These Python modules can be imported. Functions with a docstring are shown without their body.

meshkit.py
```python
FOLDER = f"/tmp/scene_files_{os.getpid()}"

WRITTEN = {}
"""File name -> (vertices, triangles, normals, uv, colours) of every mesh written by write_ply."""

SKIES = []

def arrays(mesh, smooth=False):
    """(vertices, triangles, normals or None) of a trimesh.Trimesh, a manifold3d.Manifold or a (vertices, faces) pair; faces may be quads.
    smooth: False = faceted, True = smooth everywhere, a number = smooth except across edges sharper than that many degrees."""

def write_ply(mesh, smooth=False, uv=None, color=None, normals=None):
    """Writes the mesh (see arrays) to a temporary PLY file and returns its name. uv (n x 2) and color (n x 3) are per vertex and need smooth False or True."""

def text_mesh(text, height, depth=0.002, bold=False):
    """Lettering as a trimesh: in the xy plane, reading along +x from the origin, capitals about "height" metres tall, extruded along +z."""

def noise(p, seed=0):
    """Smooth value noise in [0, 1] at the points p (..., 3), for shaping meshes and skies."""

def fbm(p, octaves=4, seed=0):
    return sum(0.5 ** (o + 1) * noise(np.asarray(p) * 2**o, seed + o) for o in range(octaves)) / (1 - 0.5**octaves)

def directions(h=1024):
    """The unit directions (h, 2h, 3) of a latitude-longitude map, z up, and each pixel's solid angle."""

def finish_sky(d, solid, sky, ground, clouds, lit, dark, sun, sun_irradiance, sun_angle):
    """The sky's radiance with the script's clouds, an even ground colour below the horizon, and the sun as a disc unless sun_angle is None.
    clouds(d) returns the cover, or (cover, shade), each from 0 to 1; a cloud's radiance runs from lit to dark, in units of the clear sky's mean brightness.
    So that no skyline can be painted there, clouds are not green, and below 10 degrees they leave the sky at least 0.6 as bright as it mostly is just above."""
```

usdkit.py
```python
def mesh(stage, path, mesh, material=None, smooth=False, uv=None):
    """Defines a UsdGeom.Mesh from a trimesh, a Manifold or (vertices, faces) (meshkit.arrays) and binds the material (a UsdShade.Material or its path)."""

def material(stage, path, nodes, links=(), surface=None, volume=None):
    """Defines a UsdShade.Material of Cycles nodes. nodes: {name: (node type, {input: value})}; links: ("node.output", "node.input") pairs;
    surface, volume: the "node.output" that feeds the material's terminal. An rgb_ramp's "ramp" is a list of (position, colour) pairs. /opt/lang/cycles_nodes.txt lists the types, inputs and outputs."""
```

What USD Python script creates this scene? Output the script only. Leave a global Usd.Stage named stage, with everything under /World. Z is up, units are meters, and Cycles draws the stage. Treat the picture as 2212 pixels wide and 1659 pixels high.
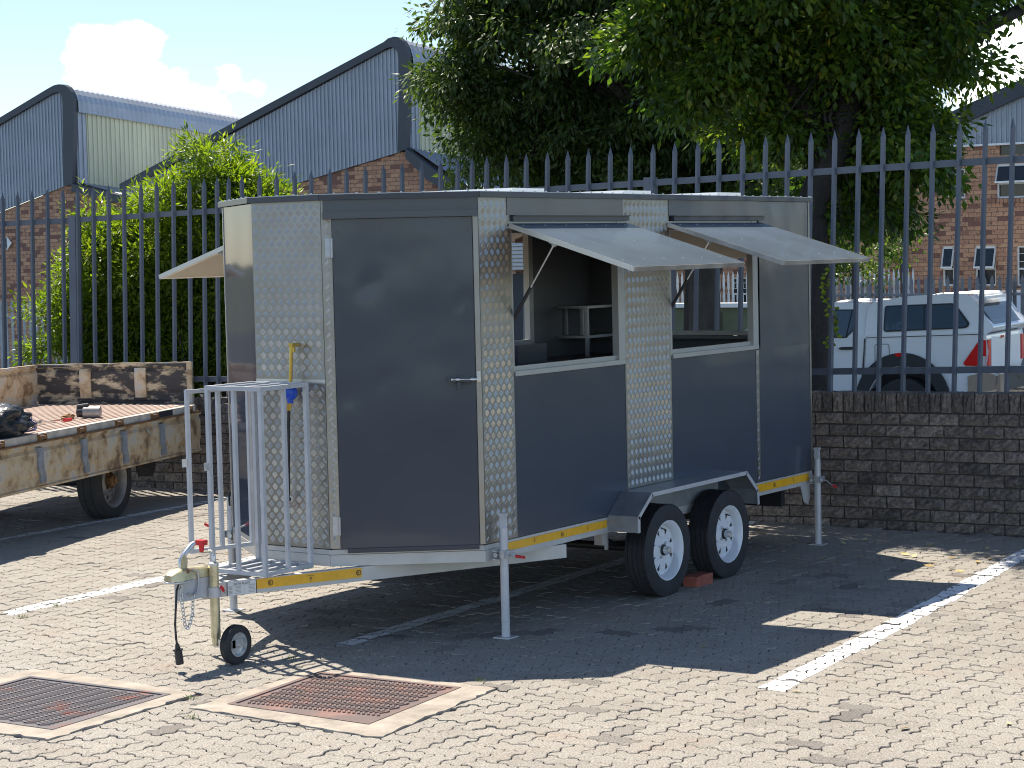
import math, random
import numpy as np
import trimesh
import shapely
from shapely.geometry import Polygon, box as sbox, LineString
from shapely import affinity
import usdkit, meshkit
from pxr import Usd, UsdGeom, UsdLux, UsdShade, Gf, Sdf, Vt

rng = np.random.default_rng(7)
random.seed(7)
PI = math.pi
stage = Usd.Stage.CreateInMemory()
UsdGeom.SetStageUpAxis(stage, UsdGeom.Tokens.z)
UsdGeom.SetStageMetersPerUnit(stage, 1.0)
UsdGeom.Xform.Define(stage, '/World')
UsdGeom.Scope.Define(stage, '/World/Looks')

# ------------------------------------------------------------------ camera, sky, sun
CAM = np.array([-9.53307, -6.67571, 2.20024])
RC = np.array([[0.560161, 0.06617263, -0.82573654], [-0.82805621, 0.01670011, -0.5603963], [-0.023293, 0.99766843, 0.0641494]])
cam = UsdGeom.Camera.Define(stage, '/World/camera')
M = Gf.Matrix4d(1.0)
for i in range(3):
    M.SetRow(i, Gf.Vec4d(*[float(x) for x in RC[:, i]], 0.0))
M.SetRow(3, Gf.Vec4d(*[float(x) for x in CAM], 1.0))
cam.AddTransformOp().Set(M)
cam.CreateHorizontalApertureAttr(36.0)
cam.CreateVerticalApertureAttr(27.0)
cam.CreateFocalLengthAttr(72.54)
cam.CreateClippingRangeAttr(Gf.Vec2f(0.1, 3000))
cam.CreateExposureAttr(0.86)

SUN = np.array([0.217, 0.45, 1.0]); SUN /= np.linalg.norm(SUN)
elev, rotn = math.asin(SUN[2]), math.atan2(SUN[0], SUN[1])
SKY_STRENGTH, SUN_INT = 0.092, 1.15

def raydir(x, y):   # direction in the world of a far cloud, from its bearing in the view
    d = RC @ np.array([(x - 1106) / 4457.0, -(y - 829.5) / 4457.0, -1.0])
    return d / np.linalg.norm(d)
nodes = {'tc': ('texture_coordinate', {}),
         'sky': ('sky_texture', {'sky_type': 'single_scattering', 'sun_disc': False, 'sun_elevation': elev, 'sun_rotation': rotn, 'altitude': 1500.0, 'air_density': 1.0, 'aerosol_density': 0.9}),
         'map': ('mapping', {'scale': (1.0, 1.0, 1.7)}),
         'n1': ('noise_texture', {'scale': 13.0, 'detail': 9.0, 'roughness': 0.58, 'distortion': 0.3}),
         'n2': ('noise_texture', {'scale': 2.2, 'detail': 3.0, 'roughness': 0.5}),
         'bg': ('background_shader', {'strength': SKY_STRENGTH})}
links = [('tc.generated', 'map.vector'), ('map.vector', 'n1.vector'), ('map.vector', 'n2.vector'), ]
prev = None
clouds = [(258, 172, 0.026, 1.0), (335, 185, 0.022, 0.95), (395, 215, 0.020, 0.9), (450, 225, 0.015, 0.75), (500, 162, 0.015, 0.80), (550, 185, 0.012, 0.72), (2190, 165, 0.032, 1.0), (160, 160, 0.014, .35)]
for k, (x, y, rad, amp) in enumerate(clouds):
    d = raydir(x, y)
    nodes[f'd{k}'] = ('normal', {'direction': tuple(d)})
    nodes[f'o{k}'] = ('combine_xyz', {'x': d[0], 'y': d[1], 'z': d[2]})
    # squared chord distance from this bearing, as a soft fall-off
    nodes[f's{k}'] = ('mix_color', {'blend_type': 'subtract', 'fac': 1.0, 'use_clamp': False})
    nodes[f'x{k}'] = ('separate_xyz', {})
    nodes[f'xx{k}'] = ('math', {'math_type': 'multiply'})
    nodes[f'yy{k}'] = ('math', {'math_type': 'multiply_add'})
    nodes[f'zz{k}'] = ('math', {'math_type': 'multiply'})
    nodes[f'zs{k}'] = ('math', {'math_type': 'multiply_add', 'value2': 1.9})
    nodes[f'q{k}'] = ('math', {'math_type': 'sqrt'})
    nodes[f'f{k}'] = ('map_range', {'range_type': 'linear', 'from_min': 0.0, 'from_max': rad * 2.0, 'to_min': amp, 'to_max': 0.0, 'clamp': True})
    links += [('tc.generated', f's{k}.a'), (f'o{k}.vector', f's{k}.b'), (f's{k}.result', f'x{k}.vector'),
              (f'x{k}.x', f'xx{k}.value1'), (f'x{k}.x', f'xx{k}.value2'), (f'x{k}.y', f'yy{k}.value1'), (f'x{k}.y', f'yy{k}.value2'), (f'xx{k}.value', f'yy{k}.value3'),
              (f'x{k}.z', f'zz{k}.value1'), (f'x{k}.z', f'zz{k}.value2'), (f'zz{k}.value', f'zs{k}.value1'), (f'yy{k}.value', f'zs{k}.value3'), (f'zs{k}.value', f'q{k}.value1'), (f'q{k}.value', f'f{k}.value')]
    if prev:
        nodes[f'm{k}'] = ('math', {'math_type': 'maximum'})
        links += [(prev, f'm{k}.value1'), (f'f{k}.result', f'm{k}.value2')]
        prev = f'm{k}.value'
    else:
        prev = f'f{k}.result'
nodes['sum'] = ('math', {'math_type': 'multiply_add', 'value2': 2.1})
nodes['cov'] = ('map_range', {'range_type': 'smoothstep', 'from_min': 1.50, 'from_max': 1.90, 'to_min': 0.0, 'to_max': 1.0, 'clamp': True})
nodes['mixc'] = ('mix', {'color2': (26.0, 26.0, 26.4)})
for n in list(nodes):
    if n.startswith('d') and n[1:].isdigit():
        del nodes[n]
links += [('n1.fac', 'sum.value1'), (prev, 'sum.value3'), ('sum.value', 'cov.value'), ('cov.result', 'mixc.fac'), ('sky.color', 'mixc.color1'), ('mixc.color', 'bg.color')]
skym = usdkit.material(stage, '/World/Looks/sky_look', nodes, links, surface='bg.background')
dome = UsdLux.DomeLight.Define(stage, '/World/sky')
dome.CreateIntensityAttr(1.0)
UsdShade.MaterialBindingAPI.Apply(dome.GetPrim()).Bind(skym)
dome.GetPrim().SetCustomDataByKey('kind', 'structure')

sun = UsdLux.DistantLight.Define(stage, '/World/sun')
sun.CreateIntensityAttr(SUN_INT); sun.CreateAngleAttr(0.5); sun.CreateNormalizeAttr(True)
sun.CreateColorAttr(Gf.Vec3f(1.0, 0.93, 0.82))
zax = SUN; xax = np.cross([0, 1.0, 0], zax); xax /= np.linalg.norm(xax); yax = np.cross(zax, xax)
SM = Gf.Matrix4d(1.0)
for i, a in enumerate((xax, yax, zax)):
    SM.SetRow(i, Gf.Vec4d(*[float(t) for t in a], 0.0))
sun.AddTransformOp().Set(SM)

# ------------------------------------------------------------------ materials
LOOKS = {}
def pbr(name, color, rough=0.5, metal=0.0, coat=0.0, noise=None, ramp=None, bump=None, tone=None, spec=0.5, rvar=0.0, coord='pos', coat_rough=0.05, bump2=None):
    """noise=(scale, detail, amount, stretch): colour variation; bump=(scale, strength, distance); tone: list of colours chosen by the mesh's own tone."""
    n = {'p': ('principled_bsdf', {'base_color': color, 'roughness': rough, 'metallic': metal, 'coat_weight': coat, 'coat_roughness': coat_rough, 'specular_ior_level': spec}), 'g': ('geometry', {})}
    l = []
    src = None
    if tone:
        n['at'] = ('attribute', {'attribute': 'tone'})
        n['tr'] = ('rgb_ramp', {'ramp': [(i / (len(tone) - 1), c) for i, c in enumerate(tone)]})
        l += [('at.fac', 'tr.fac')]
        src = 'tr.color'
    if noise:
        sc, det, amt = noise[:3]
        st = noise[3] if len(noise) > 3 else (1, 1, 1)
        n['mp'] = ('mapping', {'scale': st})
        n['nz'] = ('noise_texture', {'scale': sc, 'detail': det, 'roughness': 0.6})
        n['mr'] = ('map_range', {'from_min': 0.3, 'from_max': 0.7, 'to_min': 1 - amt, 'to_max': 1 + amt, 'clamp': True})
        n['mm'] = ('mix', {'mix_type': 'multiply', 'fac': 1.0, 'color1': color})
        n['cc'] = ('combine_xyz', {})
        l += [('g.position', 'mp.vector'), ('mp.vector', 'nz.vector'), ('nz.fac', 'mr.value'), ('mr.result', 'cc.x'), ('mr.result', 'cc.y'), ('mr.result', 'cc.z'), ('cc.vector', 'mm.color2')]
        if src:
            l += [(src, 'mm.color1')]
        src = 'mm.color'
        if rvar:
            n['rr'] = ('map_range', {'from_min': 0.3, 'from_max': 0.7, 'to_min': rough - rvar, 'to_max': rough + rvar, 'clamp': True})
            l += [('nz.fac', 'rr.value'), ('rr.result', 'p.roughness')]
    if ramp:   # ramp=(scale, detail, [(pos, colour)...], stretch)
        n['mp2'] = ('mapping', {'scale': ramp[3] if len(ramp) > 3 else (1, 1, 1)})
        n['nz2'] = ('noise_texture', {'scale': ramp[0], 'detail': ramp[1], 'roughness': 0.65})
        n['rp'] = ('rgb_ramp', {'ramp': ramp[2]})
        l += [('g.position', 'mp2.vector'), ('mp2.vector', 'nz2.vector'), ('nz2.fac', 'rp.fac')]
        if src:
            n['mx'] = ('mix', {'mix_type': 'multiply', 'fac': 1.0})
            l += [(src, 'mx.color1'), ('rp.color', 'mx.color2')]
            src = 'mx.color'
        else:
            src = 'rp.color'
    if src:
        l += [(src, 'p.base_color')]
    if bump:
        n['bz'] = ('noise_texture', {'scale': bump[0], 'detail': bump[3] if len(bump) > 3 else 3.0, 'roughness': 0.6})
        n['bp'] = ('bump', {'strength': bump[1], 'distance': bump[2]})
        l += [('g.position', 'bz.vector'), ('bz.fac', 'bp.height'), ('bp.normal', 'p.normal')]
        if bump2:
            n['bz2'] = ('noise_texture', {'scale': bump2[0], 'detail': 2.0})
            n['bp2'] = ('bump', {'strength': bump2[1], 'distance': bump2[2]})
            l += [('g.position', 'bz2.vector'), ('bz2.fac', 'bp2.height'), ('bp2.normal', 'bp.normal')]
        if coat:
            l += [('bp.normal', 'p.coat_normal')]
    LOOKS[name] = usdkit.material(stage, '/World/Looks/' + name, n, l, surface='p.BSDF')
    return LOOKS[name]

slate = pbr('slate_paint', (0.036, 0.044, 0.058), 0.25, 0, 0.45, noise=(1.3, 4, 0.07), bump=(1.7, 0.28, 0.04, 1.5), coat_rough=0.10)
gloss_slate = pbr('glossy_slate_paint', (0.030, 0.037, 0.054), 0.06, 0, 0.0, noise=(1.0, 3, 0.05), spec=0.16)
awn_top = pbr('slate_awning_paint', (0.135, 0.172, 0.212), 0.30, 0, 0.6, noise=(2.0, 5, 0.16), bump=(3.0, 0.12, 0.02), coat_rough=0.10)
trim_dark = pbr('dark_flashing_paint', (0.035, 0.037, 0.048), 0.45, 0, 0.2, noise=(3, 3, .1))
tread = pbr('tread_aluminium', (0.37, 0.355, 0.32), 0.38, 1.0, noise=(2.2, 5, 0.12, (1, 1, 1)), bump=(2.0, 0.30, 0.05, 2), rvar=0.06)
tread_bar = pbr('polished_tread_bars', (0.60, 0.59, 0.55), 0.28, 1.0)
jamb_al = pbr('plain_aluminium', (0.66, 0.63, 0.58), 0.40, 1.0, noise=(4, 4, 0.08), rvar=.06)
galv = pbr('galvanised_steel', (0.50, 0.51, 0.52), 0.42, 0.85, noise=(28, 4, 0.12), rvar=0.08)
silver = pbr('silver_paint', (0.47, 0.475, 0.49), 0.42, 0.35, noise=(9, 5, 0.10))
chas = pbr('silver_chassis_paint', (0.50, 0.49, 0.465), 0.46, 0.35, noise=(5, 5, 0.10))
fend = pbr('silver_grey_fender_paint', (0.26, 0.275, 0.29), 0.38, 0.45, noise=(9, 5, 0.16), rvar=.05)
alu_frame = pbr('grey_aluminium_frame', (0.40, 0.395, 0.38), 0.42, 0.55, noise=(6, 3, 0.06))
zinc = pbr('yellow_zinc_steel', (0.62, 0.55, 0.36), 0.34, 0.8, noise=(14, 4, 0.18), rvar=.08)
zinc2 = pbr('bright_zinc_steel', (0.66, 0.67, 0.66), 0.30, 0.85, noise=(20, 4, 0.14))
yellow = pbr('yellow_reflective_tape', (0.72, 0.37, 0.012), 0.38, 0, 0.3, noise=(30, 2, 0.10))
black = pbr('black_print', (0.015, 0.014, 0.012), 0.5)
rubber = pbr('black_rubber', (0.018, 0.018, 0.020), 0.72, noise=(18, 4, 0.25), bump=(90, .25, .002))
old_rubber = pbr('dusty_rubber', (0.030, 0.029, 0.029), 0.82, noise=(14, 4, 0.3), bump=(60, .3, .003))
white_wheel = pbr('white_rim_paint', (0.66, 0.68, 0.71), 0.30, 0, 0.4, noise=(8, 3, 0.05))
red_pl = pbr('red_plastic', (0.55, 0.02, 0.025), 0.38)
blue_pl = pbr('blue_enamel', (0.01, 0.07, 0.48), 0.3, 0, .4)
brass = pbr('brass', (0.62, 0.43, 0.10), 0.3, 0.9)
blackpl = pbr('black_plastic', (0.016, 0.016, 0.018), 0.45, noise=(20, 3, .2))
inner = pbr('dark_interior_lining', (0.11, 0.113, 0.12), 0.42, noise=(2, 3, 0.08), bump=(1.5, .2, .03))
beige = pbr('beige_lining', (0.50, 0.44, 0.345), 0.5, noise=(3, 4, .07))
white_sheet = pbr('white_roof_sheet', (0.72, 0.72, 0.70), 0.35, .2)
label_wh = pbr('white_label', (0.62, 0.62, 0.60), 0.4)
paver_m = pbr('clay_grey_paver', (0.35, 0.30, 0.24), 0.85, tone=[(0.15, 0.134, 0.118), (0.215, 0.193, 0.167), (0.265, 0.24, 0.205), (0.29, 0.264, 0.225), (0.297, 0.275, 0.24)],
              noise=(120, 3, 0.60), ramp=(1.5, 6, [(0.0, (0.74, 0.71, 0.69)), (0.36, (0.90, 0.88, 0.865)), (0.50, (1.03, 1.03, 1.02)), (0.60, (1.0, 0.98, 0.96)), (0.70, (1.0, 0.88, 0.83)), (1.0, (0.93, 0.72, 0.64))]), bump=(160, 0.55, 0.004, 3))
joint_m = pbr('joint_soil', (0.050, 0.033, 0.022), 0.95, noise=(30, 5, .4))
line_m = pbr('white_road_paint', (0.78, 0.78, 0.76), 0.7, ramp=(16, 7, [(0.0, (0.42, 0.40, 0.36)), (0.36, (0.66, 0.65, 0.62)), (0.46, (0.80, 0.80, 0.78)), (1, (0.84, 0.84, 0.82))]), bump=(160, 0.4, 0.003))
line_worn = pbr('worn_road_paint', (0.6, 0.6, 0.6), 0.8, ramp=(9, 7, [(0.0, (0.50, 0.48, 0.46)), (0.45, (0.60, 0.59, 0.57)), (0.58, (0.72, 0.71, 0.70)), (1, (0.80, 0.80, 0.79))]), bump=(160, 0.4, 0.003))
conc = pbr('pale_concrete', (0.345, 0.298, 0.242), 0.9, noise=(7, 8, 0.30), bump=(60, 0.6, 0.010))
iron = pbr('cast_iron_grey', (0.105, 0.095, 0.10), 0.62, 0.25, ramp=(5, 5, [(0, (0.085, 0.08, 0.088)), (0.55, (0.125, 0.11, 0.11)), (0.66, (0.20, 0.085, 0.065)), (1, (0.36, 0.12, 0.08))]), bump=(70, .3, .004))
iron2 = pbr('cast_iron_rusty', (0.13, 0.075, 0.06), 0.68, 0.2, ramp=(6, 5, [(0, (0.10, 0.078, 0.072)), (0.5, (0.145, 0.105, 0.095)), (0.64, (0.22, 0.12, 0.095)), (1, (0.36, 0.30, 0.28))]), bump=(70, .3, .004))
wallbrick = pbr('rock_face_brick', (0.2, 0.15, 0.12), 0.9, tone=[(0.13, 0.107, 0.092), (0.20, 0.162, 0.137), (0.25, 0.202, 0.17), (0.30, 0.248, 0.21)], noise=(34, 6, 0.50), bump=(48, 1.0, 0.03, 5))
mortar = pbr('dark_mortar', (0.055, 0.045, 0.04), 0.95, noise=(20, 4, .3))
redbrick = pbr('red_brick', (0.27, 0.075, 0.05), 0.85, noise=(25, 5, .25), bump=(80, .5, .004))
fence_m = pbr('slate_fence_paint', (0.080, 0.094, 0.122), 0.46, 0, 0.1, noise=(4, 4, 0.12))
galv_fence = pbr('galvanised_fence', (0.30, 0.315, 0.325), 0.5, 0.4, noise=(9, 4, .15))
grey_fence = pbr('grey_palisade_paint', (0.17, 0.18, 0.195), 0.5, 0.15, noise=(6, 4, .12))
white_fence = pbr('white_palisade_paint', (0.66, 0.66, 0.63), 0.5, noise=(6, 4, .1))
sheet_m = pbr('grey_blue_sheeting', (0.33, 0.36, 0.40), 0.45, 0.25, noise=(1.2, 4, 0.10))
clad_yel = pbr('weathered_translucent_sheeting', (0.56, 0.55, 0.385), 0.6, noise=(1.0, 5, 0.14, (1, 1, .3)))
trim_m = pbr('charcoal_trim', (0.040, 0.046, 0.056), 0.5, noise=(1, 3, .1))
greenwall = pbr('olive_green_wall', (0.10, 0.115, 0.062), 0.8, noise=(2, 5, .18))
white_pt = pbr('white_window_paint', (0.70, 0.70, 0.67), 0.45, noise=(8, 3, .06))
car_white = pbr('white_car_paint', (0.76, 0.77, 0.78), 0.28, 0, 0.8, coat_rough=.03)
car_red = pbr('dark_red_car_paint', (0.26, 0.008, 0.018), 0.28, 0, 0.8, coat_rough=.03)
arch_bl = pbr('black_wheel_arch_plastic', (0.022, 0.023, 0.026), 0.55)
chrome = pbr('chrome', (0.72, 0.72, 0.71), 0.18, 1.0)
tail_red = pbr('red_lamp_lens', (0.60, 0.010, 0.012), 0.12, 0, .8)
tail_clear = pbr('clear_lamp_lens', (0.60, 0.58, 0.56), 0.12, 0, .8)
truckcream = pbr('weathered_cream_paint', (0.5, 0.4, 0.26), 0.62, ramp=(5.5, 9, [(0.0, (0.08, 0.05, 0.035)), (0.38, (0.20, 0.13, 0.075)), (0.45, (0.42, 0.31, 0.18)), (0.54, (0.55, 0.45, 0.30)), (0.63, (0.47, 0.46, 0.42)), (0.72, (0.30, 0.25, 0.19)), (1, (0.16, 0.12, 0.09))]), bump=(14, .35, .012, 4))
truckworn = pbr('flaking_black_over_cream_paint', (0.1, 0.1, 0.1), 0.7, ramp=(5.0, 9, [(0.0, (0.035, 0.032, 0.032)), (0.50, (0.045, 0.040, 0.038)), (0.55, (0.30, 0.24, 0.16)), (0.62, (0.55, 0.45, 0.29)), (1, (0.50, 0.44, 0.32))], (1, 1, 2.2)), bump=(30, .4, .01))
truckrib = pbr('blue_grey_primer', (0.23, 0.255, 0.285), 0.6, noise=(14, 6, .3))
truckfloor = pbr('dusty_bed_floor', (0.45, 0.3, 0.22), 0.75, ramp=(3, 6, [(0, (0.38, 0.25, 0.19)), (0.5, (0.52, 0.40, 0.325)), (1, (0.60, 0.50, 0.42))]))
rustsilver = pbr('aged_rail_paint', (0.55, 0.5, 0.43), 0.5, 0.2, noise=(7, 7, 0.3))
rust = pbr('brown_rust', (0.22, 0.12, 0.055), 0.7, 0.3, noise=(30, 4, .35))
steelrim = pbr('dull_steel_rim', (0.30, 0.29, 0.275), 0.5, 0.5, noise=(9, 4, .2))
tarp_m = pbr('black_plastic_sheet', (0.024, 0.025, 0.028), 0.34, noise=(6, 3, .2), bump=(14, .5, .03))
asph = pbr('asphalt', (0.05, 0.05, 0.05), 0.95, spec=0.1, noise=(3, 6, .3), bump=(40, .5, .01))
earth = pbr('dry_ground', (0.07, 0.075, 0.05), 0.95, spec=0.1, noise=(.8, 6, .3))
dryleaf = pbr('dry_leaf', (0.42, 0.30, 0.10), 0.7, tone=[(0.30, 0.17, 0.06), (0.50, 0.38, 0.14), (0.58, 0.50, 0.26)])
weed_m = pbr('small_weed', (0.13, 0.17, 0.03), 0.6)
brick_far_done = {}

def brick_far(name, c1, c2, c3, mort, sx=0.234, sz=0.0855, axis='y'):
    n = {'g': ('geometry', {}), 's': ('separate_xyz', {}), 'c': ('combine_xyz', {}),
         'b': ('brick_texture', {'scale': 1.0, 'brick_width': sx, 'row_height': sz, 'mortar_size': 0.006, 'mortar_smooth': 0.3, 'color1': (0, 0, 0), 'color2': (1, 1, 1), 'mortar': (0.5, 0.5, 0.5), 'bias': 0.0}),
         'rp': ('rgb_ramp', {'ramp': [(0.0, c2), (0.16, c2), (0.24, c3), (0.45, c1), (0.75, c3), (1.0, c1)]}),
         'n': ('noise_texture', {'scale': 17.0, 'detail': 4.0, 'roughness': 0.65}),
         'nr': ('map_range', {'from_min': 0.56, 'from_max': 0.63, 'to_min': 0.0, 'to_max': 0.72, 'clamp': True}),
         'm1': ('mix', {'color2': tuple(x * 0.55 for x in c2)}), 'm2': ('mix', {'color2': mort}),
         'bp': ('bump', {'strength': 0.6, 'distance': 0.012, 'invert': True}),
         'p': ('principled_bsdf', {'roughness': 0.85})}
    l = [('g.position', 's.vector'), (f's.{axis}', 'c.x'), ('s.z', 'c.y'), ('c.vector', 'b.vector'), ('b.color', 'rp.fac'), ('g.position', 'n.vector'), ('n.fac', 'nr.value'), ('nr.result', 'm1.fac'), ('rp.color', 'm1.color1'),
         ('m1.color', 'm2.color1'), ('b.fac', 'm2.fac'), ('m2.color', 'p.base_color'), ('b.fac', 'bp.height'), ('bp.normal', 'p.normal')]
    return usdkit.material(stage, '/World/Looks/' + name, n, l, surface='p.BSDF')
farbrick = brick_far('mottled_face_brick', (0.50, 0.275, 0.155), (0.19, 0.085, 0.058), (0.39, 0.195, 0.115), (0.13, 0.095, 0.07))

def leaf_mat(name, cols, transl, rough=0.38, spec=0.5, tcol=None):
    n = {'a': ('attribute', {'attribute': 'tone'}), 'r': ('rgb_ramp', {'ramp': [(i / (len(cols) - 1), c) for i, c in enumerate(cols)]}),
         'p': ('principled_bsdf', {'roughness': rough, 'specular_ior_level': spec}), 't': ('translucent_bsdf', {}), 'm': ('mix_closure', {'fac': transl}),
         'h': ('mix', {'mix_type': 'multiply', 'fac': 1.0, 'color2': tcol or (1.7, 1.9, 0.7)})}
    return usdkit.material(stage, '/World/Looks/' + name, n, [('a.fac', 'r.fac'), ('r.color', 'p.base_color'), ('r.color', 'h.color1'), ('h.color', 't.color'), ('p.BSDF', 'm.closure1'), ('t.BSDF', 'm.closure2')], surface='m.closure')
leafA = leaf_mat('dark_drooping_leaf', [(0.032, 0.052, 0.016), (0.060, 0.096, 0.025), (0.098, 0.140, 0.035), (0.16, 0.185, 0.05)], 0.42, rough=.42, tcol=(2.0, 2.2, .9))
leafB = leaf_mat('glossy_oval_leaf', [(0.026, 0.050, 0.013), (0.050, 0.098, 0.020), (0.085, 0.150, 0.025), (0.15, 0.20, 0.028), (0.36, 0.24, 0.03)], 0.42, rough=.34, tcol=(2.0, 2.2, .7))
leafC = leaf_mat('bright_feathery_leaf', [(0.07, 0.115, 0.016), (0.115, 0.175, 0.022), (0.17, 0.225, 0.028), (0.27, 0.27, 0.035)], 0.55, tcol=(2.2, 2.3, 0.6))
bark = pbr('grey_brown_bark', (0.06, 0.05, 0.042), 0.9, noise=(9, 6, .4, (1, 1, .25)), bump=(22, .8, .03, 5))
darkbark = pbr('dark_bark', (0.028, 0.023, 0.020), 0.9, noise=(9, 6, .4, (1, 1, .25)), bump=(22, .8, .03, 5))

def glass_mat(name, tint=(0.02, 0.03, 0.035), trans=0.25):
    n = {'t': ('transparent_bsdf', {'color': (0.55, 0.6, 0.6)}), 'd': ('principled_bsdf', {'base_color': tint, 'roughness': 0.04, 'specular_ior_level': 0.8}), 'm': ('mix_closure', {'fac': 1 - trans})}
    return usdkit.material(stage, '/World/Looks/' + name, n, [('t.BSDF', 'm.closure1'), ('d.BSDF', 'm.closure2')], surface='m.closure')
glass_car = glass_mat('tinted_car_glass', (0.065, 0.095, 0.125), .35)
glass_win = glass_mat('dark_window_glass', (0.018, 0.022, 0.024), .25)

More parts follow.
